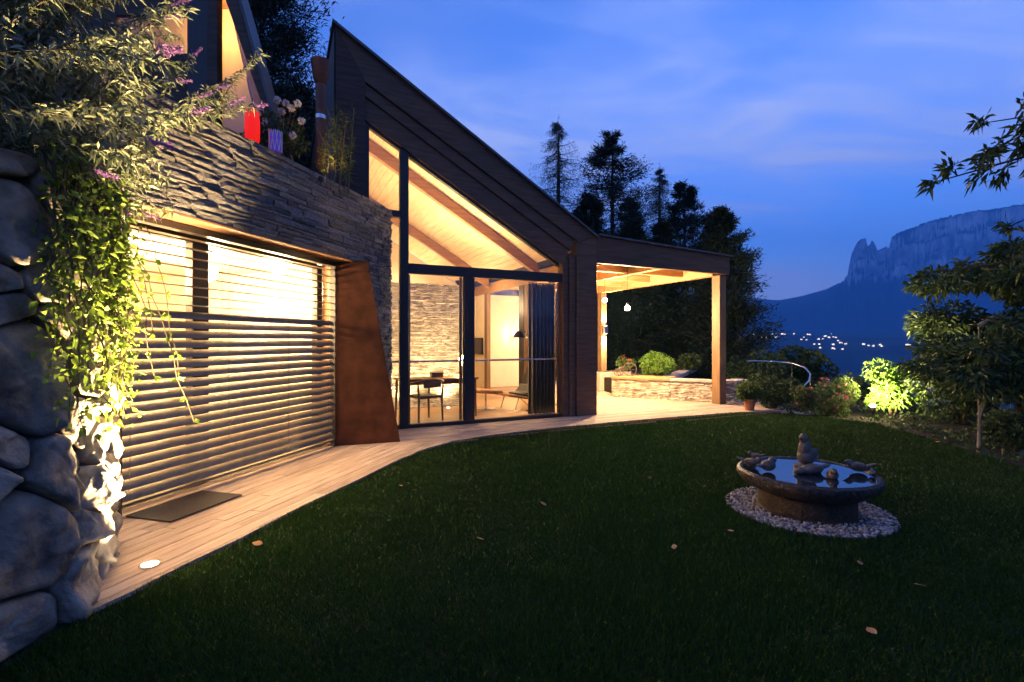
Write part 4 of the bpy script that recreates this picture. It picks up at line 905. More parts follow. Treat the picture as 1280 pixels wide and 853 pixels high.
for k, (x, y, w_, h_, lab) in enumerate(((6.05, 10.15, .42, .50, 'pink flowering shrub nearest the curved handrail'), (6.75, 10.3, .46, .56, 'pink flowering shrub in the middle of the flower bed'), (7.15, 10.6, .38, .62, 'pink flowering shrub beside the lit bush'), (6.35, 9.75, .30, .34, 'low pink flowering plant along the lawn edge'))):
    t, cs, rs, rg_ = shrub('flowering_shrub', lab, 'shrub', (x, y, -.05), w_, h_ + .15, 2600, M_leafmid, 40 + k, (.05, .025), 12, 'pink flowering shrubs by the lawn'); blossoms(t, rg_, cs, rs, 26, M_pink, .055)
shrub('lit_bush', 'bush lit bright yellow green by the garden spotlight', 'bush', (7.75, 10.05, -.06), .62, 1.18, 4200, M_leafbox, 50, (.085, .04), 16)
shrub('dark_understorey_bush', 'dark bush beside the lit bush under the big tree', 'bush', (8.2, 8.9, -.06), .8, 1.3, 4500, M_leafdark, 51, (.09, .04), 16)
shrub('low_dark_bush', 'low shadowy bush under the slender young tree', 'bush', (7.0, 6.9, -.06), .55, .5, 2200, M_leafdark, 52, (.07, .035), 10)
shrub('valley_bush', 'dark bushy tree top below the handrail against the valley', 'tree', (10.2, 17.5, gz(10.2, 17.5)), 1.25, 3.0, 6000, M_leafdark, 53, (.16, .08), 20)
shrub('valley_bush', 'dark leafy bush behind the pink flowering shrubs', 'bush', (9.3, 13.2, -1.0), 1.0, 1.9, 3600, M_leafdark, 54, (.11, .05), 14)
shrub('valley_bush', 'dark leafy bush between the canopy post and the handrail', 'bush', (7.6, 15.5, -.6), 1.1, 2.0, 4200, M_leafdark, 55, (.12, .05), 16)

def broadleaf(name, label, base, trunk, clumps, per, m, seed, leaf, rtrunk=.09, barkm=None):
    rng = np.random.default_rng(seed); t = thing(name, label, 'tree', base)
    b = MB(); k = len(trunk); b.tube(trunk, [rtrunk * (1 - .75 * i / (k - 1)) for i in range(k)], 10); b.build('trunk', barkm or M_bark, t, smooth=60)
    br = MB()
    for c, r in clumps:
        j = min(range(k), key=lambda q: (Vector(trunk[q]) - Vector(c)).length + (1e3 if trunk[q][2] > c[2] + .1 else 0)); s = Vector(trunk[j]); e = Vector(c)
        br.tube([s, s.lerp(e, .5) + Vector((0, 0, .12)), e], [.03, .018, .006], 5, cap=False)
    stuff(br.build('limb', barkm or M_bark, t, smooth=60))
    P, D = [], []
    for c, r in clumps:
        p, d = clump_points(rng, [c], [r], per, .55, .1); P.append(p); D.append(d)
    P, D = np.concatenate(P), np.concatenate(D)
    leaf_obj('crown', P, D, leaf[0] * rng.uniform(.6, 1.25, len(P)), leaf[1] * rng.uniform(.7, 1.2, len(P)), m, t, rng, droop=.25); return t
rg = random.Random(5)
cl = []
for k in range(60):
    z = rg.uniform(.75, 3.0); rad = 1.95 * (1 - ((z - 1.7) / 1.7) ** 2) ** .5
    a = rg.uniform(0, 6.28); q = rg.uniform(.35, 1) * rad; cl.append(((math.cos(a) * q + .5, math.sin(a) * q, z), rg.uniform(.32, .55)))
broadleaf('garden_tree', 'big dark spreading tree at the right edge of the lawn', (8.6, 8.3, -.06), [(0, 0, 0), (.05, 0, .9), (.2, .05, 1.6), (.4, 0, 2.4), (.5, 0, 3.0)], cl, 620, M_leafdark, 60, (.15, .05), .11)
cl = []
for k in range(16):
    a = rg.uniform(0, 6.28); z = rg.uniform(.85, 1.75); q = rg.uniform(.1, .62) * (1 - .4 * abs(z - 1.2)); cl.append(((math.cos(a) * q, math.sin(a) * q, z), rg.uniform(.2, .3)))
broadleaf('young_tree', 'slender young tree with pale thin trunk at the lawn edge', (6.28, 6.62, -.05), [(0, 0, 0), (.01, 0, .5), (-.01, 0, 1.0), (.0, 0, 1.7)], cl, 150, M_leafdark, 61, (.13, .04), .022, M_barkp)
def overhang():
    # chestnut-like tree outside the frame whose boughs reach in from the right
    rng = np.random.default_rng(70); t = thing('overhanging_tree', 'tree with long pointed leaves reaching in from the right over the lawn', 'tree', (8.6, 5.2, -.06))
    b = MB(); b.tube([(0, 0, 0), (.05, 0, 1.5), (-.1, .05, 3.2), (0, 0, 5.2)], [.15, .12, .09, .03], 10); b.build('trunk', M_bark, t, smooth=60)
    br = MB(); P = []; D = []
    def bough(pts, r0, fans, jit=.05):
        br.tube(pts, [r0 * (1 - .8 * i / (len(pts) - 1)) for i in range(len(pts))], 6)
        Pv = [Vector(p) for p in pts]
        for f, side, n in fans:
            k = f * (len(Pv) - 1); i = min(int(k), len(Pv) - 2); p = Pv[i].lerp(Pv[i + 1], k - i); q = p + Vector(side)
            br.tube([p, q], [.008, .004], 5, cap=False)
            for w in np.linspace(.45, 1, 3):
                c = np.array(p.lerp(q, w))
                for _ in range(n):
                    P.append(c + rng.normal(scale=jit * .5, size=3)); D.append(unit(rng.normal(size=3) + np.array(side) / (np.linalg.norm(side) + 1e-6) * .8 + [0, 0, -.55]))
    bough([(-.1, .05, 3.2), (-1.2, .5, 3.85), (-2.2, .8, 3.8), (-3.2, 1.0, 3.53)], .035, [(1, (-.12, 0, -.02), 9), (.88, (-.05, -.2, .12), 9), (.8, (-.12, .2, -.1), 9), (.7, (.05, -.2, .2), 9), (.62, (-.1, .1, -.16), 9), (.5, (-.1, -.1, .25), 10), (.42, (.1, .2, .18), 10), (.3, (-.1, -.2, .25), 10), (.94, (-.1, .05, .16), 12), (.84, (.06, -.1, .28), 12), (.76, (-.02, .1, -.18), 12), (.66, (-.1, -.1, .34), 12), (.56, (.05, .12, .34), 12)])
    bough([(-.05, 0, 3.9), (-.9, .4, 4.25), (-1.8, .7, 4.3), (-2.7, .9, 4.22)], .03, [(1, (-.12, 0, .03), 10), (.9, (.02, -.15, .18), 10), (.8, (-.1, .15, -.1), 10), (.66, (.0, -.15, .22), 10), (.55, (-.1, .1, -.2), 10), (.4, (.1, -.1, .25), 10), (.75, (-.1, -.1, .1), 10)])
    bough([(-.02, 0, 2.4), (-.9, .5, 2.75), (-1.7, .9, 2.65), (-2.4, 1.2, 2.5), (-3.0, 1.35, 2.42)], .03, [(1, (-.14, 0, -.02), 9), (.9, (-.06, -.15, -.12), 9), (.8, (-.05, .2, .08), 9), (.7, (.05, -.2, .15), 9), (.6, (.0, .15, -.14), 9), (.45, (-.1, -.1, .18), 9), (.35, (0, .1, -.2), 9)])
    bough([(-.08, 0, 3.6), (-1.0, .4, 4.1), (-1.9, .75, 4.15), (-2.55, .95, 3.9)], .025, [(1, (-.12, 0, -.04), 12), (.9, (.0, -.12, .16), 12), (.8, (-.1, .12, -.14), 12), (.7, (.04, -.1, -.2), 12), (.6, (-.05, .1, .2), 12), (.5, (.0, -.1, -.22), 12)])
    bough([(-.03, 0, 2.2), (-.9, .4, 2.6), (-1.6, .7, 2.75), (-2.3, .95, 2.9)], .025, [(1, (-.1, 0, .06), 10), (.88, (.0, -.12, .16), 10), (.76, (-.1, .12, -.12), 10), (.64, (.04, -.1, .2), 10), (.5, (-.05, .1, -.18), 10)])
    bough([(-.05, 0, 3.0), (-.8, .3, 3.0), (-1.5, .5, 2.85)], .025, [(1, (-.12, 0, -.04), 9), (.8, (.0, -.15, .14), 9), (.6, (-.1, .15, -.1), 9)])
    br.build('bough', M_bark, t, smooth=60); P, D = np.array(P), np.array(D)
    leaf_obj('crown', P, D, .17 * rng.uniform(.6, 1.2, len(P)), .042 * rng.uniform(.7, 1.2, len(P)), M_leafdark, t, rng, droop=.2)
    # the hidden upper crown beyond the frame
    p, d = clump_points(rng, [(.3, .2, 4.6), (.9, -.3, 4.0), (.6, .6, 5.3), (.9, .5, 3.2)], [.8, .8, .7, .7], 350, .8, .2); leaf_obj('crown', p, d, .17, .045, M_leafdark, t, rng)
overhang()

# ------------------------------------------------------------------ vines and butterfly bush on the boulder wall
def curve_pts(a, b, sag, n=9):
    a, b = np.array(a), np.array(b); s = np.linspace(0, 1, n)[:, None]
    return a + (b - a) * s + np.array([0, 0, 1]) * (sag * 4 * s * (1 - s))
def build_vine():
    rng = np.random.default_rng(80); t = thing('climbing_vine', 'bright green leafy vine trailing down the end of the boulder wall', 'vine', (-2.6, 3.1, 2.3)); o = np.array([-2.6, 3.1, 2.3])
    P = []; D = []; st = MB()
    for k in range(44):
        s = 1.95 + .85 * rng.random() if k > 3 else 1.8 + .3 * rng.random(); z1 = (.95 if s > 1.95 else 1.5) + 1.0 * rng.random() ** 1.4; n = 14
        zs = np.linspace(2.42, z1, n); ss = s + np.cumsum(rng.normal(scale=.022, size=n)); pts = [np.array(wall_pt(min(max(a, 0), 3.4), z, .11 + .07 * rng.random())) for a, z in zip(ss, zs)]
        st.tube([tuple(p - o) for p in pts], [.006 - .004 * i / n for i in range(n)], 4, cap=False)
        for i in range(n):
            m = int(2 + 4 * rng.random())
            for _ in range(m):
                P.append(pts[i] - o + rng.normal(scale=.045, size=3)); D.append(unit(rng.normal(size=3) + [.5, -.1, -.35]))
    st.build('stem', M_stem, t, smooth=60); P, D = np.array(P), np.array(D)
    leaf_obj('foliage', P, D, .045 * rng.uniform(.6, 1.4, len(P)), .028 * rng.uniform(.7, 1.3, len(P)), M_leafvine, t, rng, droop=.2)
    # a few free tendrils hanging in front of the blind
    tb = MB(); P = []; D = []
    for k in range(5):
        a = np.array([-2.78 + .06 * k, 3.42, 2.25]); pts = [a + np.array([.03 * i * (k % 3) * .5, .02 * i, -.10 * i - .004 * i * i]) + rng.normal(scale=.012, size=3) for i in range(7 + k % 3 * 2)]
        tb.tube([tuple(p - o) for p in pts], .003, 4, cap=False)
        for p in pts[2:]:
            for _ in range(2): P.append(p - o); D.append(unit(rng.normal(size=3) + [.3, 0, -.4]))
    tb.build('tendril', M_stem, t, smooth=60); leaf_obj('tendril_foliage', np.array(P), np.array(D), .05, .034, M_leafvine, t, rng)
build_vine()
def build_buddleia():
    rng = np.random.default_rng(90); o = np.array([-3.2, 3.0, 2.3]); t = thing('butterfly_bush', 'large arching silvery bush with purple flower spikes above the boulder wall', 'bush', tuple(o))
    st = MB(); P = []; D = []; tips = []
    ends = []
    for k in range(120):   # dense mass over the wall
        y = rng.uniform(2.1, 3.9); u = rng.uniform(-640, -430) if k % 3 else rng.uniform(-540, -400); x = u / 615 * y; ends.append((x, y, rng.uniform(2.3, 3.75)))
    for u, v, y in ((318, 132, 4.6), (300, 122, 4.6), (270, 110, 4.4), (292, 95, 4.5), (240, 70, 4.2), (225, 45, 4.1), (205, 20, 4.0), (180, 60, 3.9), (215, 100, 4.1), (235, 130, 4.1), (250, 120, 4.2), (200, 150, 3.9), (190, 180, 3.8), (170, 110, 3.7), (165, 205, 3.7), (330, 65, 4.6), (215, 5, 4.0), (190, 205, 3.8), (285, 130, 4.4)):
        ends.append(((u - 640) / 615 * y, y, 1.45 + (425.5 - v) / 615 * y))
    for e in ends:
        e = np.array(e); a = np.array([e[0] - rng.uniform(.3, .9), e[1] - rng.uniform(-.1, .3), max(2.3, e[2] - rng.uniform(.3, 1.0))]); a[0] = min(a[0], -2.7)
        pts = curve_pts(a, e, .12 * np.linalg.norm(e - a), 9); st.tube([tuple(p - o) for p in pts], [.007 - .005 * i / 8 for i in range(9)], 4, cap=False)
        dirv = unit(pts[-1] - pts[-2]); tips.append((pts[-1], dirv))
        L = np.linalg.norm(e - a); n = int(max(22, L * 52)); s = np.linspace(.12, .99, n)
        for q in s:
            i = min(int(q * 8), 7); p = pts[i] + (pts[i + 1] - pts[i]) * (q * 8 - i); tg = unit(pts[i + 1] - pts[i])
            for _ in range(3): P.append(p - o + rng.normal(scale=.012, size=3)); D.append(unit(tg * .55 + rng.normal(scale=.75, size=3) + [0, 0, -.25]))
    st.build('stem', M_stem, t, smooth=60); P, D = np.array(P), np.array(D)
    leaf_obj('foliage', P, D, .070 * rng.uniform(.6, 1.3, len(P)), .0115 * rng.uniform(.7, 1.3, len(P)), M_leafbud, t, rng, droop=.3)
    # inner leafy mass (dark, out of the light)
    cs = [(-3.05, 2.6, 2.6), (-3.3, 3.0, 2.9), (-3.5, 3.4, 3.2), (-3.2, 2.3, 3.0), (-3.35, 2.7, 3.4), (-3.6, 3.2, 3.7), (-2.85, 2.6, 2.45), (-3.2, 3.4, 2.6), (-3.0, 2.2, 2.5), (-3.8, 3.6, 2.8), (-3.6, 2.5, 3.7)]
    p, d = clump_points(rng, [np.array(c) - o for c in cs], [.42] * len(cs), 900, .8, .1); leaf_obj('foliage', p, d, .06 * rng.uniform(.6, 1.3, len(p)), .016, M_leafbud, t, rng)
    for k, (p, d) in enumerate(tips):
        if k < 120 and k % 6: continue
        if k >= 120 and k % 2: continue
        n = 90; s = rng.random(n); L = rng.uniform(.10, .17); q = (p - o) + d * (s * L)[:, None] + rng.normal(size=(n, 3)) * (.017 * (1 - .8 * s))[:, None]
        q = np.concatenate([q, (p - o) + d * (np.linspace(-.02, 1.02, 60) * L)[:, None]]); n += 60; leaf_obj('flower_spike', q, unit(rng.normal(size=(n, 3)) + d), .014, .010, M_purple, t, rng)
build_buddleia()

# ================================================================== ROOF GARDEN AND UPPER CHALET
def build_upper():
    g = MB(); g.prism([tuple(AW(-1.3, .03).xy), tuple(AW(3.65, .03).xy), tuple(AW(3.65, 5.1).xy), tuple(AW(-1.3, 5.1).xy)], 3.21, 3.36, 'z'); o = g.build('roof_garden', M_soil); struct(o)
    root = thing('upper_chalet', 'dark timber A-frame chalet with amber lit windows above the roof garden', 'house', (-3.9, 6.5, 3.36))
    def px(u, v): return ((u - 640) / 615 * 6.5 + 3.9, 1.45 + (425.5 - v) / 615 * 6.5 - 3.36)
    def P(name, q, y0, y1, m, bev=0): b = MB(); b.prism([px(*p) for p in q], y0, y1); return b.build(name, m, root, bevel=bev)
    P('post', [(262, 185), (275, 185), (275, -60), (262, -60)], -.06, .06, M_darkwood, .006)
    P('rafter', [(355, 200), (360.5, 200), (285, -60), (264.6, -60)], -.10, .02, M_board)
    P('roof_edge', [(361, 200), (364, 200), (290, -60), (286, -60)], -.16, .10, M_roofmetal)
    P('dark_panel', [(234, 185), (261, 185), (261, -60), (234, -60)], .0, .05, M_frame)
    P('lower_wall', [(60, 185), (233, 185), (233, 66), (60, 66)], .0, .06, M_darkwood)
    P('head_beam', [(60, 18), (233, 18), (233, -60), (60, -60)], .0, .06, M_darkwood)
    P('window_pane', [(146, 66), (233, 66), (233, 18), (146, 18)], .02, .026, M_glass)
    P('side_wall', [(60, 66), (145, 66), (145, 18), (60, 18)], .0, .06, M_darkwood)
    P('gable_pane', [(276, 185), (349, 185), (277, -20), (276, -20)], .02, .026, M_glass)
    P('rear_wall', [(-40, 200), (296, 200), (262, 70), (232, -60), (-40, -60)], 1.0, 1.1, M_plaster)
    P('floor', [(-40, 205), (345, 205), (345, 201), (-40, 201)], .07, .98, M_floor)
    P('ceiling', [(-40, -52), (262, -52), (262, -60), (-40, -60)], .07, .98, M_larch)
    x0, z0 = px(353, 200); x1, z1 = px(264, -60); x2, z2 = px(297, 200); x3, z3 = px(233, -60)
    b = MB(); b.add([(x0, .03, z0), (x1, .03, z1), (x3, 1.0, z3), (x2, 1.0, z2), (x0 + .03, .03, z0), (x1 + .03, .03, z1), (x3 + .03, 1.04, z3), (x2 + .03, 1.04, z2)], [(0, 1, 2, 3), (7, 6, 5, 4), (0, 4, 5, 1), (3, 2, 6, 7), (1, 5, 6, 2), (0, 3, 7, 4)]); b.build('roof_lining', M_larch, root)
    x4, z4 = px(-40, 200); x5, z5 = px(-40, -60); b = MB(); b.box(x4 - .08, x4, .0, 1.1, z4, z5); b.build('side_wall', M_plaster, root)
    lp = thing('ceiling_lamp', 'amber ceiling lamp inside the upper chalet', 'lamp', (-4.35, 7.0, 6.35)); b = MB(); b.lathe([(.0, 0), (.12, 0), (.12, -.05), (0, -.06)], 16); b.build('disc', emis('amber lamp', (1, .62, .25), 8), lp); point_light('amber_light', lp, (0, 0, -.2), 8, .08, (1, .50, .12))
    # flue pipe
    f = thing('flue_pipe', 'copper brown flue pipe with flared cap beside the gable corner', 'chimney', (-2.47, 6.35, 3.36))
    b = MB(); b.lathe([(.062, 0), (.062, 1.42)], 18); b.build('pipe', mat('copper sheet', (.10, .045, .03), (.15, .07, .045), scale=6, rough=.45, metal=.7), f, smooth=40)
    b = MB(); b.lathe([(.064, 1.40), (.09, 1.46), (.125, 1.70), (.118, 1.70), (.085, 1.48)], 18); b.build('cap', MATS['copper sheet'], f, smooth=40)
    b = MB(); b.lathe([(.067, .95), (.067, 1.0)], 18); b.build('band', M_steel, f, smooth=40)
    # roses, bamboo, lanterns
    t, cs, rs, rg_ = shrub('rose_bush', 'dark bush with round white roses by the flue pipe', 'bush', (-3.02, 6.2, 3.36), .42, 1.15, 2200, M_leafdark, 95, (.06, .032), 12); 
    for u, v in ((347, 124), (352, 138), (364, 134), (377, 150), (366, 168), (357, 128), (372, 128)):
        p = np.array([(u - 640) / 615 * 5.82 + 3.02, 5.82 - 6.2, 1.45 + (425.5 - v) / 615 * 5.82 - 3.36]); q = 40; d = unit(rg_.normal(size=(q, 3))); V, F = leaf_arrays(p + d * .012, unit(d + rg_.normal(scale=.4, size=(q, 3))), .040, .034, rg_); npmesh('rose', V, F, M_wpetal, t)
        b = MB(); b.tube([tuple(p), (p[0] * .5, p[1] * .4, p[2] * .5), (0, 0, 0)], .004, 4); b.build('rose_stem', M_stem, t)
    t = thing('bamboo_clump', 'thin bamboo clump lit amber between flue pipe and gable corner', 'plant', (-2.33, 6.15, 3.36)); rng = np.random.default_rng(96); st = MB(); P_ = []; D_ = []
    for k in range(13):
        x, y = rng.uniform(-.16, .20), rng.uniform(-.2, .3); h = rng.uniform(.5, 1.15); st.tube([(x, y, 0), (x + .04, y, h * .6), (x + rng.uniform(-.1, .12), y, h)], .006, 5, cap=False)
        for q in np.linspace(.3, 1, 9):
            for _ in range(5): P_.append((x + .04 * q, y, h * q)); D_.append(unit(rng.normal(size=3) + [0, 0, .1]))
    st.build('cane', mat('bamboo cane', (.12, .10, .04), (.18, .14, .06)), t, smooth=60); leaf_obj('foliage', np.array(P_), np.array(D_), .10, .014, M_leafbam, t, rng)
    g = thing('ground_spot', 'small amber spot at the foot of the bamboo clump', 'lamp', (-2.28, 5.88, 3.36)); b = MB(); b.lathe([(.03, 0), (.03, .05), (.024, .05)], 12); b.build('body', M_black, g); b = MB(); b.lathe([(0, .045), (.022, .045), (.022, .047), (0, .047)], 12); b.build('lens', emis('amber lens', (1, .6, .2), 6), g); spot_light('amber_beam', g, (0, 0, .07), (.0, .3, .9), 4, 100, .6, .02, (1, .55, .15))
    l = thing('red_lantern', 'glowing red paper lantern on the parapet edge', 'lantern', (-2.93, 5.55, 3.63)); b = MB(); b.tube([(0, 0, -.27), (0, 0, .02)], .02, 8); b.build('stake', M_black, l); b = MB(); b.lathe([(.05, .02), (.075, .08), (.08, .25), (.07, .40), (.04, .44)], 14); b.build('shade', emis('red paper', (1, .015, .006), .2), l, smooth=50); b = MB(); b.lathe([(.05, 0), (.05, .03)], 12); b.build('base', M_black, l); b = MB(); b.lathe([(.035, .44), (.04, .47), (.01, .5)], 12); b.build('top', M_black, l)
    l = thing('purple_lantern', 'small violet lattice lantern next to the red lantern', 'lantern', (-2.72, 5.66, 3.60)); b = MB(); b.tube([(0, 0, -.24), (0, 0, .03)], .02, 8); b.build('stake', M_black, l); b = MB(); b.lathe([(.0, .02), (.06, .02), (.065, .25), (0, .25)], 14); b.build('shade', emis('violet paper', (.22, .08, .6), .05), l, smooth=50)
    for k in range(10):
        a = k * math.pi / 5
        for sg in (-1, 1):
            b = MB(); b.tube([(.07 * math.cos(a + sg * .5 * q), .07 * math.sin(a + sg * .5 * q), .02 + .24 * q) for q in (0, .33, .66, 1)], .004, 4); b.build('lattice_bar', M_white, l)
    t, cs, rs, rg_ = shrub('balcony_flowers', 'red flowering plant hanging over the parapet by the red lantern', 'plant', (-3.15, 5.4, 3.36), .22, .34, 700, M_leafdark, 97, (.05, .028), 7); blossoms(t, rg_, cs, rs, 10, M_redfl, .04)
build_upper()

# ================================================================== GARDEN LIGHTS
def ground_spot(label, loc, tgt, watt, ang, e, rad=.05):
    g = thing('recessed_ground_light', label, 'lamp', loc)
    b = MB(); b.lathe([(.062, -.01), (.062, .006), (.047, .008), (.046, .003)], 24); b.build('ring', M_steel, g, smooth=40)
    b = MB(); b.lathe([(0, .002), (.045, .002), (.045, .004), (0, .005)], 20); b.build('lens', emis('bright lens', (1, .80, .52), e), g)
    spot_light('up_beam', g, (0, 0, .04), tgt, watt, ang, .55, rad); return g
ground_spot('glowing recessed light set in the deck at the boulder wall', (-2.34, 3.18, .002), (-.36, .0, 1.3), 1100, 74, 40)
def garden_spot():
    g = thing('garden_spotlight', 'bright garden spotlight in front of the lit bush', 'lamp', (7.0, 9.55, -.03))
    b = MB(); b.tube([(0, 0, 0), (0, 0, .12)], .01, 6); b.build('spike', M_black, g); b = MB(); b.lathe([(.045, .12), (.055, .15), (.055, .21), (.048, .21)], 14); b.build('housing', M_black, g, smooth=40)
    b = MB(); b.lathe([(.05 * math.sin(math.pi * k / 8), .225 - .03 * math.cos(math.pi * k / 8)) for k in range(9)], 14); b.build('lens', emis('garden lens', (1, .82, .5), 60), g, smooth=60)
    spot_light('bush_beam', g, (0, 0, .30), (.8, .5, 1.0), 420, 120, .7, .05, (1, .72, .35)); point_light('spill', g, (-.05, -.06, .28), 9, .04, (1, .72, .35))
garden_spot()

# ================================================================== BIRD BATH
def build_fountain():
    c = (2.57, 4.3, -.03); root = thing('bird_bath', 'wide round stone bird bath filled with still water on the lawn', 'bird bath', c)
    b = MB(); b.lathe([(.0, .0), (.40, .0), (.40, .03), (.375, .035), (.375, .17), (.36, .19), (0, .19)], 40); b.build('plinth', M_plinth, root, smooth=40)
    prof = [(.0, .192), (.39, .192), (.45, .205), (.525, .255), (.552, .30), (.548, .335), (.525, .352), (.505, .347), (.485, .32), (.42, .29), (.0, .27)]; n = 72; vs = []
    for r, z in prof:
        for j in range(n):
            a = 2 * math.pi * j / n; k = 1 + .018 * noise.noise((math.cos(a) * 3, math.sin(a) * 3, z * 8)) + .008 * noise.noise((math.cos(a) * 12, math.sin(a) * 12, z * 20)); vs.append((max(r, .001) * k * math.cos(a), max(r, .001) * k * math.sin(a), z + (.006 * noise.noise((math.cos(a) * 5, math.sin(a) * 5, 1)) if r > .4 else 0)))
    fs = [(i * n + j, i * n + (j + 1) % n, (i + 1) * n + (j + 1) % n, (i + 1) * n + j) for i in range(len(prof) - 1) for j in range(n)]
    b = MB(); b.add(vs, fs); b.build('bowl', M_bowl, root, smooth=40)
    wm = bpy.data.materials.new('still water'); wm.use_nodes = True; p = wm.node_tree.nodes['Principled BSDF']; p.inputs['Base Color'].default_value = (.012, .016, .018, 1); p.inputs['Roughness'].default_value = .02; p.inputs['IOR'].default_value = 2.3; p.inputs['Specular IOR Level'].default_value = .9
    nz = wm.node_tree.nodes.new('ShaderNodeTexNoise'); nz.inputs['Scale'].default_value = 6; bp = wm.node_tree.nodes.new('ShaderNodeBump'); bp.inputs['Strength'].default_value = .03; wm.node_tree.links.new(nz.outputs[0], bp.inputs['Height']); wm.node_tree.links.new(bp.outputs[0], p.inputs['Normal'])
    b = MB(); b.lathe([(0, .336), (.502, .336), (.502, .338), (0, .338)], 56); b.build('water', wm, root)
    # pebble ring
    rng = np.random.default_rng(3); N_ = 2600; r = np.sqrt(rng.uniform(.32 ** 2, .645 ** 2, N_)); a = rng.uniform(0, 2 * np.pi, N_)
    base = bmesh.new(); bmesh.ops.create_icosphere(base, subdivisions=1, radius=1); bv = np.array([v.co[:] for v in base.verts]); bf = np.array([[v.index for v in f.verts] for f in base.faces]); base.free()
    sz = rng.uniform(.007, .016, (N_, 1)) * np.stack([rng.uniform(.8, 1.6, N_), rng.uniform(.8, 1.3, N_), rng.uniform(.5, .8, N_)], 1); th = rng.uniform(0, 6.28, N_)
    V = bv[None] * sz[:, None]; x = V[..., 0] * np.cos(th)[:, None] - V[..., 1] * np.sin(th)[:, None]; y = V[..., 0] * np.sin(th)[:, None] + V[..., 1] * np.cos(th)[:, None]
    V = np.stack([x + (c[0] + r * np.cos(a))[:, None], y + (c[1] + r * np.sin(a))[:, None], V[..., 2] + (-.018 + .012 * rng.random(N_))[:, None]], -1)
    F = (bf[None] + (np.arange(N_) * len(bv))[:, None, None]).reshape(-1, 3); o = npmesh('pebbles', V.reshape(-1, 3), F, M_pebble, smooth=True); stuff(o); o['label'] = 'ring of pale pebbles round the bird bath'
    b = MB(); b.lathe([(.0, 0), (.63, 0), (.63, .004), (0, .004)], 48, (c[0], c[1], -.033)); struct(b.build('gravel_bed', mat('gravel sand', (.12, .10, .09), (.22, .19, .17), scale=60, rough=1, world=True)))
    # stone birds (one continuous body each): x forward
    def bird(label, x, y, z, rz, k, kind):
        if kind == 'tall': e = [((0, 0, .075), (.085, .065, .075), 0), ((.02, 0, .15), (.055, .05, .08), -18), ((.035, 0, .235), (.038, .034, .045), 0), ((.075, 0, .240), (.026, .013, .012), 8), ((-.10, 0, .045), (.075, .03, .02), 14), ((-.02, .05, .10), (.075, .018, .045), 30), ((-.02, -.05, .10), (.075, .018, .045), 30)]
        elif kind == 'flat': e = [((0, 0, .05), (.12, .06, .05), 4), ((.13, 0, .045), (.04, .034, .033), 0), ((.175, 0, .038), (.024, .014, .010), 0), ((-.13, 0, .07), (.08, .032, .016), 12), ((0, .045, .06), (.09, .02, .035), 8), ((0, -.045, .06), (.09, .02, .035), 8)]
        elif kind == 'ball': e = [((0, 0, .05), (.07, .055, .05), 0), ((.05, 0, .095), (.036, .032, .032), 0), ((.09, 0, .092), (.018, .01, .009), 0), ((-.085, 0, .055), (.05, .024, .014), 10)]
        else: e = [((0, 0, .042), (.075, .045, .042), -6), ((.07, 0, .078), (.032, .028, .028), 0), ((.105, 0, .077), (.02, .009, .008), 0), ((-.09, 0, .062), (.06, .026, .013), 22), ((0, .036, .055), (.06, .014, .026), 6), ((0, -.036, .055), (.06, .014, .026), 6)]
        o = blobs('stone_bird', e, .0075, M_bronze, None, (c[0] + x, c[1] + y, c[2] + z), rz, 3); k *= .88; o.scale = (k, k, k); tag(o, label, 'bird figure')
    bird('upright stone bird, tallest figure on the bird bath', .03, .05, .385, R(205), 1.15, 'tall')
    bird('flat lying stone bird at the foot of the tallest figure', .02, -.05, .325, R(192), 1.05, 'flat')
    bird('round stone bird sitting in the water in front of the lying bird', .10, -.20, .325, R(250), .95, 'ball')
    bird('stone bird with raised tail perched on the rim', -.40, .16, .345, R(-30), 1.0, 'perch')
    bird('dark stone bird bending to drink beside the perched bird', -.33, .0, .345, R(20), 1.1, 'ball')
    bird('small stone bird on the far rim', -.22, .45, .345, R(150), .75, 'perch')
    bird('stone bird on the rim away from the house', .44, -.02, .345, R(160), 1.1, 'perch')
    bird('tiny stone chick beside the rim bird', .47, -.15, .345, R(60), .55, 'ball')
    b = MB(); b.lathe([(.0, .30), (.10, .30), (.11, .385), (0, .39)], 14, (.03, .03, 0)); b.build('figure_block', M_bronze, root, smooth=40)
build_fountain()

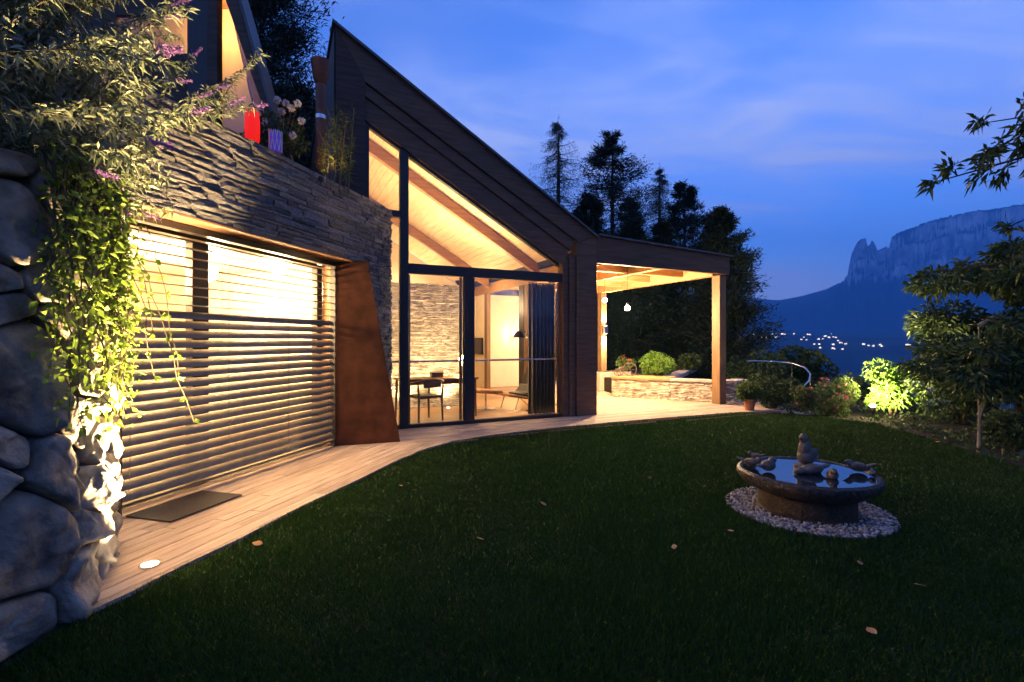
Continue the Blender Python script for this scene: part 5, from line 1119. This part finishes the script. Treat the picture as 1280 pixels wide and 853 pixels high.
# ------------------------------------------------------------------ small things
def leaf_on_ground():
    rg = random.Random(9); prof = [(0, 0), (.3, .28), (.55, .30), (.75, .2), (1, 0), (.75, -.2), (.55, -.30), (.3, -.28)]
    spots = ((487, 651, 'pale'), (501, 607, 'upright'), (679, 630, 'red brown'), (913, 664, 'tan'), (1150, 732, 'broad'), (1090, 790, 'pale grey'), (1075, 704, 'small'), (843, 684, 'thin'), (1172, 552, 'brown'), (322, 680, 'reddish'), (1130, 621, 'pale narrow'), (600, 674, 'dull'), (812, 597, 'faint'))
    for k, (u, v, nm) in enumerate(spots):
        Y = 1.45 * 615 / (v - 425.5); X = (u - 640) / 615 * Y; L = rg.uniform(.05, .085)
        m = MB(); vs = [((x - .5) * L, y * L, .5 * L * ((x - .5) ** 2 * .8 + abs(y) * .7)) for x, y in prof]; vs += [(a, b, c - .0012) for a, b, c in vs]
        n = len(prof); m.add(vs, [list(range(n)), list(range(n, 2 * n))[::-1]] + [(i, n + i, n + (i + 1) % n, (i + 1) % n) for i in range(n)]); o = m.build('fallen_leaf', M_dry, loc=(X, Y, .004)); o.rotation_euler = (rg.uniform(-.4, .4), rg.uniform(-.4, .4), rg.uniform(0, 6.28))
        tag(o, {'tan': 'dry tan fallen leaf on the lawn just off the pebble ring', 'reddish': 'reddish fallen leaf on the lawn near the deck edge', 'brown': 'brown fallen leaf by the slender young tree'}.get(nm, 'dry brown fallen leaf lying on the open dark lawn'), 'leaf', 'fallen leaves on the lawn')
leaf_on_ground()
def handrail():
    t = thing('curved_handrail', 'curved steel handrail at the top of the garden steps', 'handrail', (7.0, 13.2, 0)); o = Vector((7.0, 13.2, 0))
    pts = [(6.35, 13.3, .90), (6.7, 13.35, .90), (7.1, 13.3, .89), (7.45, 13.1, .86), (7.62, 12.8, .76), (7.58, 12.5, .60), (7.42, 12.3, .45), (7.2, 12.2, .30)]
    b = MB(); b.tube([Vector(p) - o for p in pts], .022, 8); b.build('rail', M_steel, t, smooth=60)
    for p in (pts[1], pts[3], pts[5], pts[7]): b = MB(); b.tube([Vector(p) - o, Vector((p[0], p[1], -.4)) - o], .014, 6); b.build('baluster', M_steel, t, smooth=60)
handrail()
def ornament():
    t = thing('garden_ornament', 'rusty iron tricycle ornament standing on the terrace wall', 'ornament', (2.98, 12.92, .537), -.5)
    def wheel(x, r, y=0):
        b = MB(); b.tube([(x + r * math.cos(a), y, r + r * math.sin(a)) for a in np.linspace(0, 2 * math.pi, 21)], .011, 6)
        for k in range(6): a = k * math.pi / 3; b.tube([(x, y, r), (x + r * math.cos(a), y, r + r * math.sin(a))], .004, 4)
        b.build('wheel', M_bronze, t, smooth=60)
    wheel(.12, .17); wheel(-.18, .09, .1); wheel(-.18, .09, -.1)
    b = MB(); b.tube([(.12, 0, .17), (.06, 0, .40), (.10, 0, .44)], .010, 6); b.tube([(.06, 0, .36), (-.10, 0, .18), (-.18, 0, .09)], .010, 6); b.tube([(-.18, -.1, .09), (-.18, .1, .09)], .008, 6); b.tube([(.05, -.12, .42), (.10, 0, .44), (.05, .12, .42)], .008, 6); b.build('frame', M_bronze, t, smooth=60)
    b = MB(); b.prism([(-.17, .19), (-.05, .21), (-.05, .235), (-.17, .225)], -.05, .05); b.build('saddle', M_bronze, t, bevel=.008)
ornament()
def stepping():
    b = MB(); b.prism([(5.5, 10.05), (5.85, 9.92), (6.15, 10.0), (6.05, 10.22), (5.62, 10.28)], -.05, -.01, 'z'); tag(b.build('stepping_stone', M_cap, bevel=.01), 'flat pale stepping stone at the edge of the flower bed', 'stone')
    b = MB(); b.prism([(5.45, 10.0)] + [(x - .02, y) for x, y in RIGHT[1:]] + [(12, -1.5), (13, 9), (9, 13), (5.7, 12.2)], -.1, -.045, 'z'); struct(b.build('flower_bed', M_soil))
stepping()

def ground_cover():
    rng = np.random.default_rng(44); n = 9000; X = rng.uniform(5.4, 10.5, n); Y = rng.uniform(2.5, 12.3, n)
    bed = [(5.55, 10.0), (6.15, 9.45), (6.5, 8.8), (6.38, 7.6), (6.02, 6.0), (5.92, 4.5), (6.1, 2.5), (10.5, 2.5), (10.8, 9), (9, 12.4), (5.8, 12.0)]
    ok = inside(bed, X, Y); X, Y = X[ok], Y[ok]; pt = np.array([noise.noise((x * 1.6, y * 1.6, 4)) for x, y in zip(X, Y)]); k = pt > -.12; X, Y, pt = X[k], Y[k], pt[k]
    P = np.stack([X, Y, -.04 + .16 * rng.random(len(X)) * np.clip(pt + .3, .1, 1)], 1); V, F = leaf_arrays(P, unit(rng.normal(size=P.shape) + [0, 0, .6]), .10 * rng.uniform(.5, 1.3, len(P)), .045, rng)
    o = npmesh('ground_cover', V, F, M_leafdark); stuff(o); o['label'] = 'low dark ground cover in the flower bed beside the lawn'
ground_cover()

# ================================================================== HAZE
hz = MB(); hz.box(-9300, 9300, -9300, 9300, -290, 1950)
hm = bpy.data.materials.new('haze air'); hm.use_nodes = True; N = hm.node_tree.nodes; N.remove(N['Principled BSDF'])
pv = N.new('ShaderNodeVolumePrincipled'); pv.inputs['Color'].default_value = (.15, .50, 1, 1); pv.inputs['Density'].default_value = 1.7e-4
hm.node_tree.links.new(pv.outputs[0], N['Material Output'].inputs['Volume'])
stuff(hz.build('haze', hm))

# ================================================================== sub-parts hang from their part
SUB = {'lens': ('ring', 'housing', 'body'), 'water': ('bowl',), 'earth': ('pot', 'body'), 'bulb': ('socket',), 'cap': ('pipe',), 'band': ('pipe',), 'screen': ('casing',), 'lattice_bar': ('shade',), 'bulb_disc': ('bowl',), 'lid': ('body',), 'tendril_foliage': ('tendril',), 'glass_globe': ('ceiling_rose',), 'globe': ('stand',), 'top_plate': ('panel',)}
for root in [o for o in C.objects if o.parent is None and o.type == 'EMPTY']:
    kids = list(root.children)
    for k in kids:
        for want in SUB.get(k.name.split('.')[0], ()):
            host = next((q for q in kids if q.name.split('.')[0] == want and q.location.length == 0), None)
            if host: k.parent = host; break
